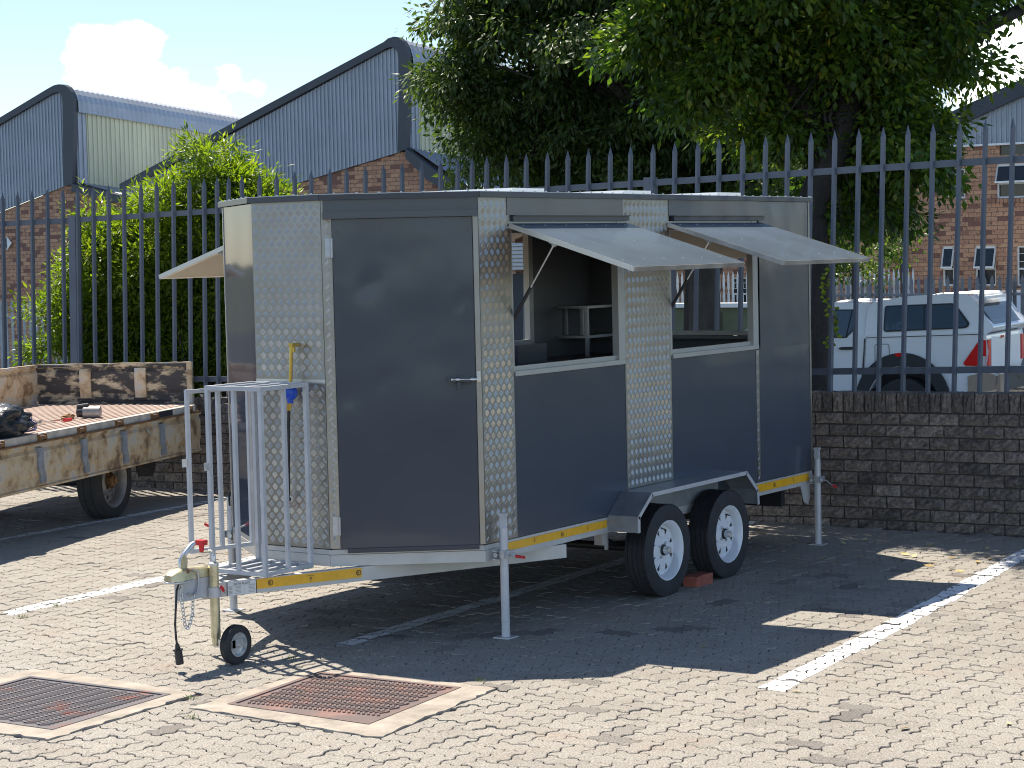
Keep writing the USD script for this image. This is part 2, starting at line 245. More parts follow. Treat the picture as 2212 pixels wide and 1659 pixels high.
# ------------------------------------------------------------------ mesh helpers
class MB:
    """Collects shapes and becomes one mesh."""
    def __init__(s): s.v, s.f, s.n, s.t = [], [], 0, []
    def add(s, v, f, tone=0.5):
        v = np.asarray(v, float); f = np.asarray(f, int)
        if f.shape[1] == 4:
            f = np.vstack([f[:, [0, 1, 2]], f[:, [0, 2, 3]]])
        s.v.append(v); s.f.append(f + s.n); s.n += len(v)
        s.t.append(np.broadcast_to(np.asarray(tone, float), (len(v),)))
        return s
    def tm(s, m, tone=0.5): return s.add(m.vertices, m.faces, tone)
    def box(s, o, a, b, c, tone=0.5):
        """A box from corner o along the edge vectors a, b, c."""
        o, a, b, c = (np.asarray(x, float) for x in (o, a, b, c))
        if np.dot(np.cross(a, b), c) < 0: a, b = b, a
        v = [o, o + a, o + a + b, o + b, o + c, o + a + c, o + a + b + c, o + b + c]
        return s.add(v, [[0, 3, 2, 1], [4, 5, 6, 7], [0, 1, 5, 4], [1, 2, 6, 5], [2, 3, 7, 6], [3, 0, 4, 7]], tone)
    def bx(s, x0, x1, y0, y1, z0, z1, tone=0.5):
        return s.box((x0, y0, z0), (x1 - x0, 0, 0), (0, y1 - y0, 0), (0, 0, z1 - z0), tone)
    def bar(s, p, q, w, h, up=(0, 0, 1), tone=0.5):
        p, q = np.asarray(p, float), np.asarray(q, float)
        d = q - p; u = np.asarray(up, float); sd = np.cross(d, u)
        if np.linalg.norm(sd) < 1e-9: sd = np.cross(d, (1, 0, 0))
        sd /= np.linalg.norm(sd); u = np.cross(sd, d); u /= np.linalg.norm(u)
        return s.box(p - sd * w / 2 - u * h / 2, d, sd * w, u * h, tone)
    def tube(s, pts, r, seg=12, tone=0.5, cap=True):
        pts = np.asarray(pts, float); n = len(pts)
        r = np.broadcast_to(np.asarray(r, float), (n,))
        tg = np.gradient(pts, axis=0); tg /= np.maximum(np.linalg.norm(tg, axis=1, keepdims=True), 1e-9)
        ref = np.array([0, 0, 1.0]) if abs(tg[0][2]) < 0.9 else np.array([1.0, 0, 0])
        vs = []
        for i in range(n):
            a = ref - np.dot(ref, tg[i]) * tg[i]; a /= np.linalg.norm(a); b = np.cross(tg[i], a); ref = a
            th = np.arange(seg) * 2 * PI / seg
            vs.append(pts[i] + r[i] * (np.cos(th)[:, None] * a + np.sin(th)[:, None] * b))
        v = np.vstack(vs); f = []
        for i in range(n - 1):
            for k in range(seg):
                k2 = (k + 1) % seg
                f.append([i * seg + k, i * seg + k2, (i + 1) * seg + k2, (i + 1) * seg + k])
        f = np.array(f); f = np.vstack([f[:, [0, 1, 2]], f[:, [0, 2, 3]]])
        if cap:
            c0, c1 = len(v), len(v) + 1
            v = np.vstack([v, pts[0], pts[-1]])
            k = np.arange(seg); k2 = (k + 1) % seg
            f = np.vstack([f, np.stack([np.full(seg, c0), k2, k], 1), np.stack([np.full(seg, c1), (n - 1) * seg + k, (n - 1) * seg + k2], 1)])
        return s.add(v, f, tone)
    def lathe(s, prof, c, axis, seg=48, tone=0.5, a0=0, a1=2 * PI, closed=False):
        """prof: (radius, offset along axis) pairs."""
        c, ax = np.asarray(c, float), np.asarray(axis, float); ax /= np.linalg.norm(ax)
        a = np.cross(ax, (0, 0, 1.0) if abs(ax[2]) < .9 else (1.0, 0, 0)); a /= np.linalg.norm(a); b = np.cross(ax, a)
        th = a0 + np.arange(seg + 1) * (a1 - a0) / seg
        pr = np.asarray(prof, float); n = len(pr)
        ring = np.cos(th)[:, None] * a + np.sin(th)[:, None] * b
        v = c + ring[:, None, :] * pr[None, :, :1] + ax * pr[None, :, 1:2]
        f = []
        for i in range(seg):
            i2 = (i + 1) % seg if a1 - a0 > 6.28 else i + 1
            for k in range(n - 1):
                f.append([i * n + k, i2 * n + k, i2 * n + k + 1, i * n + k + 1])
        v = v.reshape(-1, 3)
        return s.add(v, f, tone)
    def prism(s, poly, o, u, w, n, depth, tone=0.5):
        """A shapely polygon in the plane o + x*u + y*w, extruded along n."""
        for g in getattr(poly, 'geoms', [poly]):
            if g.is_empty or g.area < 1e-9: continue
            m = trimesh.creation.extrude_polygon(g, depth, engine='earcut')
            o_, u_, w_, n_ = (np.asarray(x, float) for x in (o, u, w, n))
            v = o_ + m.vertices[:, :1] * u_ + m.vertices[:, 1:2] * w_ + m.vertices[:, 2:3] * n_
            f = m.faces if np.dot(np.cross(u_, w_), n_) > 0 else m.faces[:, ::-1]
            s.add(v, f, tone)
        return s
    def arr(s): return np.vstack(s.v), np.vstack(s.f), np.concatenate(s.t)

USED, BASE = {}, {}
def number(parent, name):
    k = (parent, name); i = USED.get(k, 0); USED[k] = i + 1
    return name if i == 0 else f'{name}_{i:03d}'
def data(p, **kw):
    for k, v in kw.items():
        if v: p.SetCustomDataByKey(k, v)
def base_of(path):
    while path and path not in BASE: path = path.rpartition('/')[0]
    return BASE.get(path, np.zeros(3))
def obj(name, mb, m, parent=None, smooth=False, label=None, kind=None, cat=None, group=None, tones=False):
    root = str(parent.GetPath()) if parent is not None else '/World'
    path = root + '/' + number(root, name)
    v, f, t = mb.arr() if isinstance(mb, MB) else mb
    v = v - base_of(root)
    if smooth is not False and smooth is not None and not tones:
        g = usdkit.mesh(stage, path, trimesh.Trimesh(v, f, process=True, merge_norm=True), m, smooth=smooth)
    else:
        g = usdkit.mesh(stage, path, (v, f), m, smooth=False if tones and smooth is not True else smooth)
    if tones:
        n = len(g.GetPointsAttr().Get())
        tt = t if len(t) == n else np.full(n, t[0])
        UsdGeom.PrimvarsAPI(g).CreatePrimvar('tone', Sdf.ValueTypeNames.FloatArray, 'vertex').Set(Vt.FloatArray.FromNumpy(np.asarray(tt, np.float32)))
    data(g.GetPrim(), label=label, kind=kind, category=cat, group=group)
    return g.GetPrim()
def thing(name, label, cat, base=(0, 0, 0), group=None, kind=None):
    path = '/World/' + number('/World', name)
    x = UsdGeom.Xform.Define(stage, path)
    x.AddTranslateOp().Set(Gf.Vec3d(*[float(t) for t in base]))
    BASE[path] = np.asarray(base, float)
    data(x.GetPrim(), label=label, category=cat, group=group, kind=kind)
    return x.GetPrim()
def nrm(a): a = np.asarray(a, float); return a / np.linalg.norm(a)
X, Y, Z = np.eye(3)
# ------------------------------------------------------------------ ground and pavement
def sheet(name, x0, x1, y0, y1, z, m, kind='structure', label=None, parent=None):
    return obj(name, MB().add([[x0, y0, z], [x1, y0, z], [x1, y1, z], [x0, y1, z]], [[0, 1, 2, 3]]), m, parent, kind=kind, label=label)
sheet('ground', -500, 700, -600, 600, -0.36, earth)
sheet('service_yard', 5.32, 40, -18, 60, -0.345, asph)

S = 0.111
LINES = {
 'right': Polygon([(-.45, -1.95), (-.455, -2.095), (1.4, -1.945), (4.2, -1.65), (5.35, -1.54), (5.35, -1.40), (4.56, -1.473), (.95, -1.835)]),
 'middle': Polygon([(-.51, .695), (-.51, .575), (1.07, .660), (5.1, .90), (5.1, 1.03), (1.2, .790)]),
 'left': Polygon([(-.675, 3.285), (-.71, 3.14), (.77, 3.225), (4.9, 3.43), (4.9, 3.58), (.92, 3.372)]),
 'far': Polygon([(0.2, 5.86), (0.2, 5.76), (4.85, 6.06), (4.85, 6.16)])}
COVERS = [dict(n='grey', inner=Polygon([(-2.02, 1.56), (-1.995, 0.585), (-2.83, 0.535), (-2.86, 1.50)]), outer=Polygon([(-1.85, 1.70), (-1.89, 0.47), (-2.98, 0.40), (-3.02, 1.66)])),
          dict(n='rust', inner=Polygon([(-2.013, .152), (-1.209, .245), (-1.174, -.631), (-2.027, -.721)]), outer=Polygon([(-2.16, .27), (-1.12, .33), (-1.075, -.80), (-2.21, -.93)]))]
pave = thing('pavement', None, None, (0, 0, 0), kind='structure')
sheet('joint_soil', -14, 4.2, -12, 40, -0.0115, joint_m, kind='stuff', parent=pave)

def wavy(p, q):
    """One unit side of a paver: a shallow S, shared by the two pavers that meet there."""
    p, q = np.array(p, float), np.array(q, float)
    flip = (p[0] > q[0] + 1e-9) or (p[1] > q[1] + 1e-9)
    a, b = (q, p) if flip else (p, q)
    d = b - a; nn = np.array([-d[1], d[0]]) / S
    ts = np.array([0, .2, .4, .6, .8]); of = np.array([0, .0125, .0115, -.0115, -.0125])
    pts = a + ts[:, None] * d + of[:, None] * nn
    return np.vstack([b, pts[:0:-1]]) if flip else pts
def template(h):
    c = [(0, 0), (1, 0), (2, 0), (2, 1), (1, 1), (0, 1)] if h else [(0, 0), (1, 0), (1, 1), (1, 2), (0, 2), (0, 1)]
    c = [(x * S, y * S) for x, y in c]
    P = np.vstack([wavy(c[i], c[(i + 1) % 6]) for i in range(6)])
    prv, nxt = np.roll(P, 1, 0), np.roll(P, -1, 0)
    e1, e2 = P - prv, nxt - P
    n1 = np.stack([-e1[:, 1], e1[:, 0]], 1); n2 = np.stack([-e2[:, 1], e2[:, 0]], 1)
    n1 /= np.linalg.norm(n1, axis=1, keepdims=True); n2 /= np.linalg.norm(n2, axis=1, keepdims=True)
    nn = n1 + n2; nn /= np.maximum((nn * nn).sum(1, keepdims=True) / 2, .8)
    A, B = P + nn * 0.0022, P + nn * 0.0060
    k = len(P); cen = P.mean(0)
    v = np.vstack([np.c_[A, np.full(k, -.0125)], np.c_[A, np.full(k, -.003)], np.c_[B, np.zeros(k)], [[cen[0], cen[1], 0.0005]]])
    i = np.arange(k); j = (i + 1) % k
    f = np.vstack([np.stack([i, j, j + k], 1), np.stack([i, j + k, i + k], 1), np.stack([i + k, j + k, j + 2 * k], 1), np.stack([i + k, j + 2 * k, i + 2 * k], 1), np.stack([i + 2 * k, j + 2 * k, np.full(k, 3 * k)], 1)])
    return v, f, P, cen, k
TH, TV = template(True), template(False)
outer_u = shapely.union_all([c['outer'] for c in COVERS])
def in_view(x, y):
    q = (np.array([x, y, 0.0]) - CAM) @ RC
    if q[2] > -2: return None
    u, v = 1920 + 7738 * q[0] / -q[2], 1440 - 7738 * q[1] / -q[2]
    return (u, v, -q[2]) if (-260 < u < 4100 and v < 3120) else None
cells = []
i0, i1, j0, j1 = int(-6 / S), int(5.2 / S), int(-5.2 / S), int(12 / S)
for i in range(i0, i1):
    for j in range(j0, j1):
        k = (i + j) % 4
        if k in (1, 3): continue
        x, y = i * S, j * S
        if x > 5.17 - 0.036 * y: continue
        vw = in_view(x + S, y + S / 2)
        if vw is None: continue
        cells.append((x, y, k == 0, vw))
def placed(c, z):
    x, y, h, vw = c
    v, f, P, cen, k = TH if h else TV
    v = v.copy(); w = v[:, :2] - cen
    tx, ty = rng.normal(0, .013, 2); dz = rng.normal(0, .0013); k_ = rng.uniform(.985, 1.003); v[:, :2] = cen + (v[:, :2] - cen) * k_ + rng.normal(0, .0008, 2)
    v[:, 2] += dz + w[:, 0] * tx + w[:, 1] * ty
    v[:, 0] += x; v[:, 1] += y
    return v, f, P + [x, y], (dz, tx, ty, cen + [x, y])
nz = meshkit.fbm(np.array([[c[0] * 1.1, c[1] * 1.1, 3.0] for c in cells]), 3, 4)
field, singles, paint = MB(), [], {k: MB() for k in LINES}
joints_up = 0
for idx, c in enumerate(cells):
    v, f, P, (dz, tx, ty, cen) = placed(c, 0)
    pg = Polygon(P)
    t = float(np.clip(0.66 + (nz[idx] - .5) * .7 + rng.normal(0, .075), 0, 1))
    if rng.random() < .022 + (.10 if nz[idx] < .40 else 0): t = float(rng.uniform(.02, .3))
    if outer_u.intersects(pg):   # cut to fit against the concrete
        cut_ = pg.difference(outer_u.buffer(.009)).buffer(-.0032)
        for g in getattr(cut_, 'geoms', [cut_]):
            if g.geom_type == 'Polygon' and g.area > 1.2e-3:
                field.prism(g.simplify(.0008), (0, 0, -.012), X, Y, Z, .012 + dz, t)
    else:
        singles.append((c[3][2], v, f, t))
    for ln, lp in LINES.items():
        if lp.intersects(pg):
            edge = lp.buffer(0.006 * math.sin(idx * 12.9))
            piece = edge.intersection(pg.buffer(-0.005))
            for g in getattr(piece, 'geoms', [piece]):
                if g.geom_type != 'Polygon' or g.area < 2e-4: continue
                pv, pf = trimesh.creation.triangulate_polygon(g, engine='earcut')
                zz = .0016 + dz + (pv[:, 0] - cen[0]) * tx + (pv[:, 1] - cen[1]) * ty
                paint[ln].add(np.c_[pv, zz], pf)
singles.sort(key=lambda s: s[0])
vis = [s for s in singles if in_view(*s[1][-1][:2]) and -40 < in_view(*s[1][-1][:2])[0] < 3880 and in_view(*s[1][-1][:2])[1] < 2900]
chosen = set(id(s) for s in vis[:300])
for s in singles:
    if id(s) in chosen:
        obj('paver', MB().add(s[1], s[2], s[3]), paver_m, pave, tones=True)
    else:
        field.add(s[1], s[2], s[3])
obj('paver_field', field, paver_m, pave, tones=True, kind='stuff')
LN = {'right': ('bright white parking bay line right of the trailer, partly in awning shadow', line_m), 'middle': ('worn white bay line running in shadow underneath the trailer', line_worn),
      'left': ('white bay line behind the hitch, running away towards the old truck', line_m), 'far': ('faded white bay line under the old flatbed truck', line_worn)}
for k in LINES:
    obj('painted_line', paint[k], LN[k][1], kind='structure', cat='road marking', label=LN[k][0])

# drain covers in their concrete surrounds
def cover(c, m, label_c, label_s, ang):
    su = thing('concrete_surround', label_s, 'concrete surround', (*np.mean(np.array(c['outer'].exterior.coords)[:-1], 0), 0))
    o = c['outer']
    seg = o.segmentize(0.05).exterior
    pts = np.array(seg.coords)[:-1]
    pts = pts + rng.normal(0, .010, pts.shape)
    ring = Polygon(pts).difference(c['inner'].buffer(0.012, join_style='mitre'))
    obj('concrete_ring', MB().prism(ring, (0, 0, -.012), X, Y, Z, 0.0175), conc, su)
    t = thing('drain_cover', label_c, 'drain cover', (*np.array(c['inner'].centroid.coords[0]), 0))
    fr = c['inner'].buffer(0.010, join_style='mitre').difference(c['inner'].buffer(-0.018, join_style='mitre'))
    obj('frame', MB().prism(fr, (0, 0, -.010), X, Y, Z, .0185), m, t)
    lid = c['inner'].buffer(-0.021, join_style='mitre')
    obj('lid', MB().prism(lid, (0, 0, -.010), X, Y, Z, .012), m, t)
    co = np.array(c['inner'].exterior.coords)[:4]
    u = nrm(co[1] - co[0]); w = np.array([-u[1], u[0]])
    if np.dot(w, co[2] - co[1]) < 0: w = -w
    Lu, Lw = np.linalg.norm(co[1] - co[0]), np.linalg.norm(co[3] - co[0])
    tr = MB(); pit = .046
    nu, nw = int((Lu - .09) / pit), int((Lw - .09) / (pit * .60))
    lim = c['inner'].buffer(-.030)
    for a in range(nu):
        for b in range(nw):
            p = co[0] + u * (.05 + (a + .5) * pit) + w * (.05 + (b + .5) * pit * .60)
            if not lim.contains(shapely.Point(p)): continue
            dr = ang * (1 if a % 2 else -1)
            d = math.cos(dr) * u + math.sin(dr) * w; e = np.array([-d[1], d[0]])
            L_, W_ = .0255, .0088
            q = [p - d * L_ - e * W_, p + d * L_ - e * W_, p + d * L_ + e * W_, p - d * L_ + e * W_]
            q2 = [p - d * L_ * .86 - e * W_ * .5, p + d * L_ * .86 - e * W_ * .5, p + d * L_ * .86 + e * W_ * .5, p - d * L_ * .86 + e * W_ * .5]
            v = [(x, y, .0018) for x, y in q] + [(x, y, .0085) for x, y in q2]
            tr.add(v, [[4, 5, 6, 7], [0, 1, 5, 4], [1, 2, 6, 5], [2, 3, 7, 6], [3, 0, 4, 7]])
    obj('tread_bars', tr, m, t, kind='stuff')
    for sgn in (-1, 1):
        p = np.array(c['inner'].centroid.coords[0]) + w * sgn * Lw * .30
        obj('lifting_slot', MB().box((p[0] - .02, p[1] - .008, .0022), (.045, 0, 0), (0, .016, 0), (0, 0, .003)), black, t)
cover(COVERS[0], iron, 'grey cast iron drain cover with a red stain, cut off at the left edge', 'pale concrete surround of the grey drain cover at the left edge', .55)
cover(COVERS[1], iron2, 'rusty brown cast iron drain cover in the foreground before the trailer', 'pale concrete surround of the rusty brown drain cover', .55)

# ------------------------------------------------------------------ boundary wall
WA = np.array([5.19, 0, 0]); WD = nrm([-0.036, 1, 0]); WN = np.array([-WD[1], WD[0], 0])   # WN points to the car park
def W3(s, z, off=0.0): return WA + WD * s + WN * off + Z * z
def wtop(s): return np.interp(s, [-6, -1.24, .43, 6.78, 28], [1.11, 1.06, 1.045, .88, .50])
wall = thing('boundary_wall', 'dark rock-faced brick boundary wall with soldier course coping behind the trailer', 'brick wall', (5.19, 0, 0))
core = MB()
for s0 in np.arange(-6, 27, .5):
    z0, z1 = wtop(s0) - .02, wtop(s0 + .5) - .02
    a, b = W3(s0, -.4, -.012), W3(s0 + .5, -.4, -.012); back = -WN * .19
    v = [a, b, b + back, a + back, W3(s0, z0, -.012), W3(s0 + .5, z1, -.012), W3(s0 + .5, z1, -.012) + back, W3(s0, z0, -.012) + back]
    core.add(v, [[0, 3, 2, 1], [4, 5, 6, 7], [0, 1, 5, 4], [1, 2, 6, 5], [2, 3, 7, 6], [3, 0, 4, 7]])
obj('mortar_core', core, mortar, wall)
def rock_brick(o, u, w, n, L, H, T, rough=.007, nx=7, nz_=4):
    """o: centre of the face; the face is split stone."""
    g = np.stack(np.meshgrid(np.linspace(-.5, .5, nx), np.linspace(-.5, .5, nz_)), -1).reshape(-1, 2)
    d = rng.normal(0, rough, len(g)); edge = (np.abs(g) > .49).any(1); d[edge] = -abs(d[edge]) * .6 - .002; d[~edge] += .005
    jit = rng.normal(0, .0016, g.shape)
    v = o + (g[:, :1] * L + jit[:, :1]) * u + (g[:, 1:] * H + jit[:, 1:]) * w + d[:, None] * n
    f = []
    for b in range(nz_ - 1):
        for a in range(nx - 1):
            k = b * nx + a; f.append([k, k + 1, k + nx + 1, k + nx])
    per = list(range(nx)) + [nx * (b + 1) - 1 for b in range(1, nz_)] + [nx * nz_ - 1 - a for a in range(1, nx)] + [nx * (nz_ - 1 - b) for b in range(1, nz_ - 1)]
    m = len(v); bk = v[per] - n * T - np.sum((v[per] - o) * n, 1)[:, None] * n
    v = np.vstack([v, bk]); k = len(per)
    for a in range(k):
        b = (a + 1) % k; f.append([per[b], per[a], m + a, m + b])
    f = np.array(f)
    return v, (f if np.dot(np.cross(u, w), n) > 0 else f[:, ::-1])
CH, BL = .0925, .234
bricks = []
for s in np.arange(-5.95, 26.6, .0885):
    zc_ = wtop(s) - .078
    z_u = nrm(WD + Z * (wtop(s + .1) - wtop(s - .1)) / .2)
    bricks.append((s, W3(s, zc_, 0.004), z_u, .078, .148 + rng.normal(0, .003), .2))
for row in range(11):
    for s in np.arange(-6 + (row % 2) * BL / 2, 26.6, BL):
        zc_ = wtop(s) - .160 - CH * (row + .5)
        if zc_ < -.06: continue
        z_u = nrm(WD + Z * (wtop(s + .1) - wtop(s - .1)) / .2)
        bricks.append((s, W3(s, zc_, 0), z_u, BL - .013, CH - .012, .1))
rest = MB(); n_b = 0
pick = [b for b in bricks if -1.75 < b[0] < 1.15] + [b for b in bricks if 5.55 < b[0] < 7.9]
pick = set(id(b) for b in pick[:268])
for b in bricks:
    t = float(np.clip(rng.normal(.5, .24) - (.18 if b[4] > .12 else 0) - (.2 if rng.random() < .12 else 0) + .12 * math.sin(b[0] * 1.7), 0, 1))
    v, f = rock_brick(b[1], b[2], nrm(Z - b[2] * b[2][2]), WN, b[3], b[4], b[5])
    if id(b) in pick: obj('brick', MB().add(v, f, t), wallbrick, wall, tones=True)
    else: rest.add(v, f, t)
obj('brick_courses', rest, wallbrick, wall, tones=True, kind='stuff')
# pilaster that stands out of the wall beside the trailer
pil = thing('wall_pilaster', 'dark brick pilaster standing out of the boundary wall behind the gas cage', 'brick pillar', (4.72, 5.98, 0))
obj('mortar_core', MB().bx(4.695, 5.1, 5.735, 6.235, -.3, .85), mortar, pil)
pw = MB()
for row in range(11):
    zc_ = .86 - CH * (row + .5)
    hh = CH - .012
    for k, yy in enumerate(np.arange(5.715 + (.117 if row % 2 else 0), 6.2, BL)):
        L = min(BL - .012, 6.25 - yy)
        v, f = rock_brick(np.array([4.685, yy + L / 2, zc_]), Y, Z, -X, L, hh, .1)
        obj('brick', MB().add(v, f, float(rng.uniform(.1, .6))), wallbrick, pil, tones=True)
    for sy, ny in ((5.725, -Y), (6.245, Y)):
        for xx in (4.80, 5.0):
            v, f = rock_brick(np.array([xx, sy, zc_]), X, Z, ny, .21, hh, .1)
            pw.add(v, f, float(rng.uniform(.1, .6)))
obj('side_bricks', pw, wallbrick, pil, tones=True, kind='stuff')

# ------------------------------------------------------------------ steel picket fence on the wall
FO = -0.105
def F3(s, z, off=0.0): return W3(s, z, FO + off)
def ztr(s): return np.interp(s, [-1.22, 9.4], [2.797, 2.588]) - (0.0197 * (-1.22 - s) if s < -1.22 else 0) * -1
def zlr(s): return 1.195 - 0.0225 * (s - .5)
fen = thing('picket_fence', 'tall slate grey steel picket fence with spear tops standing on the brick wall', 'fence', (5.19, 0, 0))
ps = [9.93, 9.73, 9.53, 9.32, 9.11, 8.91, 8.7, 8.49, 8.29, 8.08, 7.88, 7.68, 7.46, 7.26, 7.05, 6.85, 6.67, 6.51, 6.37, 6.21, 6.0, 5.8, 5.59, 5.4, 5.19, 5.0, 4.79, 4.59, 4.39, 4.18, 3.98, 3.8, 3.65, 3.5, 3.3, 3.1, 2.89, 2.69, 2.49, 2.28, 2.09, 1.88, 1.68, 1.47, 1.28, 1.07, .87, .68, .48, .28, .08, -.12, -.32, -.52, -.73, -.93, -1.14, -1.345, -1.55, -1.755, -1.96, -2.165]
for s in ps:
    zr = ztr(s); zt_ = zr + np.interp(s, [-1.2, 9.3], [.315, .325]); zb_ = wtop(s) - .01
    lean = .033
    mb = MB(); hw = .020
    # a shallow channel section: two flanks and a flat nose towards the car park
    sec = [(-hw, -.016), (-hw * .55, .014), (hw * .55, .014), (hw, -.016)]
    zs = [zb_, zt_ - .078]
    v = [F3(s + a + (zr - z) * lean, z, b + .036) for z in zs for a, b in sec]
    tip = F3(s + (zr - zt_) * lean, zt_, .03)
    v += [tip]
    f3 = [[4 + k, 4 + (k + 1) % 4, 8] for k in range(4)]
    mb.add(v, [[k, (k + 1) % 4, 4 + (k + 1) % 4, 4 + k] for k in range(4)])
    mb.add(v, f3)
    obj('picket', mb, fence_m, fen)
for zf, h in ((ztr, .052), (zlr, .05)):
    sa = [10.3, 8.38, 5.05, 1.93, -1.75, -2.4]
    for a, b in zip(sa[:-1], sa[1:]):
        obj('rail', MB().bar(F3(a, zf(a)), F3(b, zf(b)), .042, h), fence_m, fen)
for s in (8.38, 5.05, 1.93, -1.75):
    ca = F3(s + .04, wtop(s) - .05, -.005); cb = F3(s - .015, ztr(s) + .045, -.005)
    obj('post', MB().bar(ca, cb, .09, .085, up=WN), fence_m, fen)
# ------------------------------------------------------------------ the food trailer
W, WF, LT, TL = 1.91, .51, .533, 4.22
ZC, ZB, ZT = .444, .541, 2.512
YR, YL = (W - WF) / 2, (W + WF) / 2
TB = (1.8, .955, 0)
tra = thing('food_trailer', 'slate grey twin axle food trailer with chequer plate strips and open serving hatches', 'food trailer', TB)
class Fr:
    """A wall of the trailer: u along it, z up, n outwards."""
    def __init__(s, o, u, n): s.o, s.u, s.n = np.array([*o, 0.0]), nrm([*u, 0]), nrm([*n, 0])
    def p(s, u, z, d=0): return s.o + s.u * u + Z * z + s.n * d
    def slab(s, mb, u0, u1, z0, z1, d0, d1): return mb.box(s.p(u0, z0, d0), s.u * (u1 - u0), Z * (z1 - z0), s.n * (d1 - d0))
dl = math.hypot(LT, YR)
SIDE = Fr((0, 0), (1, 0), (0, -1)); DOOR = Fr((0, 0), (-LT, YR), (-YR, -LT)); FRONT = Fr((-LT, YR), (0, 1), (-1, 0))
ANG = Fr((-LT, YL), (LT, YR), (-YR, LT)); LEFT = Fr((0, W), (1, 0), (0, 1)); REAR = Fr((TL, 0), (0, 1), (1, 0))
def slab(F, name, u0, u1, z0, z1, d0, d1, m, parent=tra, **kw): return obj(name, F.slab(MB(), u0, u1, z0, z1, d0, d1), m, parent, **kw)
def dished(F, name, u0, u1, z0, z1, d1, m, seed, amp=.004, parent=tra, label=None, dents=()):
    """A thin sheet that is never quite flat."""
    nx, nz_ = 22, 40
    uu, zz = np.meshgrid(np.linspace(u0, u1, nx), np.linspace(z0, z1, nz_))
    ex = np.minimum(np.minimum(uu - u0, u1 - uu), np.minimum(zz - z0, z1 - zz)); ed = np.clip(ex / .08, 0, 1)
    h = (meshkit.fbm(np.stack([uu * 1.8, zz * 1.3, uu * 0 + seed], -1), 2, seed) - .5) * amp * 2 * ed
    for (du, dz_, r, a) in dents: h += a * np.exp(-((uu - du) ** 2 + (zz - dz_) ** 2) / r ** 2)
    v = np.stack([F.p(a, b, d1 + c) for a, b, c in zip(uu.ravel(), zz.ravel(), h.ravel())])
    q = [[b * nx + a, b * nx + a + 1, (b + 1) * nx + a + 1, (b + 1) * nx + a] for b in range(nz_ - 1) for a in range(nx - 1)]
    q = np.array(q)
    if np.dot(np.cross(F.u, Z), F.n) < 0: q = q[:, ::-1]
    mb = MB().add(v, q); F.slab(mb, u0, u1, z0, z1, d1 - .012, d1 - .006)
    for (a, b, c, d) in ((u0, u1, z0, z0), (u0, u1, z1, z1), (u0, u0, z0, z1), (u1, u1, z0, z1)):
        F.slab(mb, min(a, b) - 0, max(a, b) + (0 if a != b else .0008), c, d if d != c else c + .0008, d1 - .012, d1 - .0002)
    return obj(name, mb, m, parent, smooth=40, label=label)

def treadplate(F, name, u0, u1, z0, z1, d0, parent=tra, px=.0585, pz=.0675, hole=None, label=None):
    pl = slab(F, name, u0, u1, z0, z1, d0, d0 + .0025, tread, parent, label=label)
    uu, zz, aa = [], [], []
    for a in range(int((u1 - u0) / px) + 3):
        for b in range(int((z1 - z0) / pz) + 3):
            for k in (0, 1):
                uu.append(u0 + (a + .5 * k - .3) * px); zz.append(z0 + (b + .5 * k) * pz); aa.append(1 if k else -1)
    uu, zz, aa = map(np.array, (uu, zz, aa))
    V = []
    L_, Wd, H = .0200, .0030, .0014
    ang = math.radians(47)
    base = np.array([[-1, -1, 0], [1, -1, 0], [1, 1, 0], [-1, 1, 0], [-.6, 0, 1], [.6, 0, 1]], float)
    F6 = np.array([[0, 1, 5], [0, 5, 4], [1, 2, 5], [2, 3, 4], [2, 4, 5], [3, 0, 4]])
    for k in (-2, -1, 0, 1, 2):
        du = np.cos(ang * aa); dz = np.sin(ang * aa)
        Lk = L_ * (1 - .10 * abs(k))
        cu, cz = uu - dz * k * .0066, zz + du * k * .0066
        loc_u = cu[:, None] + base[None, :, 0] * Lk * du[:, None] - base[None, :, 1] * Wd * dz[:, None]
        loc_z = cz[:, None] + base[None, :, 0] * Lk * dz[:, None] + base[None, :, 1] * Wd * du[:, None]
        ok = (loc_u.min(1) > u0 + .002) & (loc_u.max(1) < u1 - .002) & (loc_z.min(1) > z0 + .002) & (loc_z.max(1) < z1 - .002)
        for (ou0, ou1, oz0, oz1) in (hole or []): ok &= ~((loc_u.max(1) > ou0) & (loc_u.min(1) < ou1) & (loc_z.max(1) > oz0) & (loc_z.min(1) < oz1))
        lu, lz = loc_u[ok], loc_z[ok]
        if len(lu): V.append(F.o + lu[..., None] * F.u + lz[..., None] * Z + (d0 + .0022 + base[None, :, 2:3] * H) * F.n)
    if V:
        V = np.vstack(V); n = len(V)
        f = (F6[None] + 6 * np.arange(n)[:, None, None]).reshape(-1, 3)
        if np.dot(np.cross(F.u, Z), F.n) < 0: f = f[:, ::-1]
        obj('tread_bars', MB().add(V.reshape(-1, 3), f), tread_bar, pl, kind='stuff')
    return pl

# floor, chassis rails, inner shell
plan = Polygon([(0, .006), (TL - .006, .006), (TL - .006, W - .006), (0, W - .006), (-LT + .006, YL), (-LT + .006, YR)])
obj('floor', MB().prism(plan.buffer(-.02, join_style='mitre'), (0, 0, ZB), X, Y, Z, .03), inner, tra)
obj('ceiling', MB().prism(plan.buffer(-.03, join_style='mitre'), (0, 0, ZT - .02), X, Y, Z, .015), inner, tra)
roofpoly = plan.buffer(.026, join_style='mitre')
obj('roof_sheet', MB().prism(roofpoly, (0, 0, ZT + .026), X, Y, Z, .006), white_sheet, tra)
rc = list(roofpoly.exterior.coords)[:-1]
fas = MB()
for i in range(len(rc)):
    a, b = np.array([*rc[i], ZT + .0135]), np.array([*rc[(i + 1) % len(rc)], ZT + .0135])
    fas.bar(a, b, .010, .031)
obj('roof_fascia', fas, trim_dark, tra)
sc = MB()
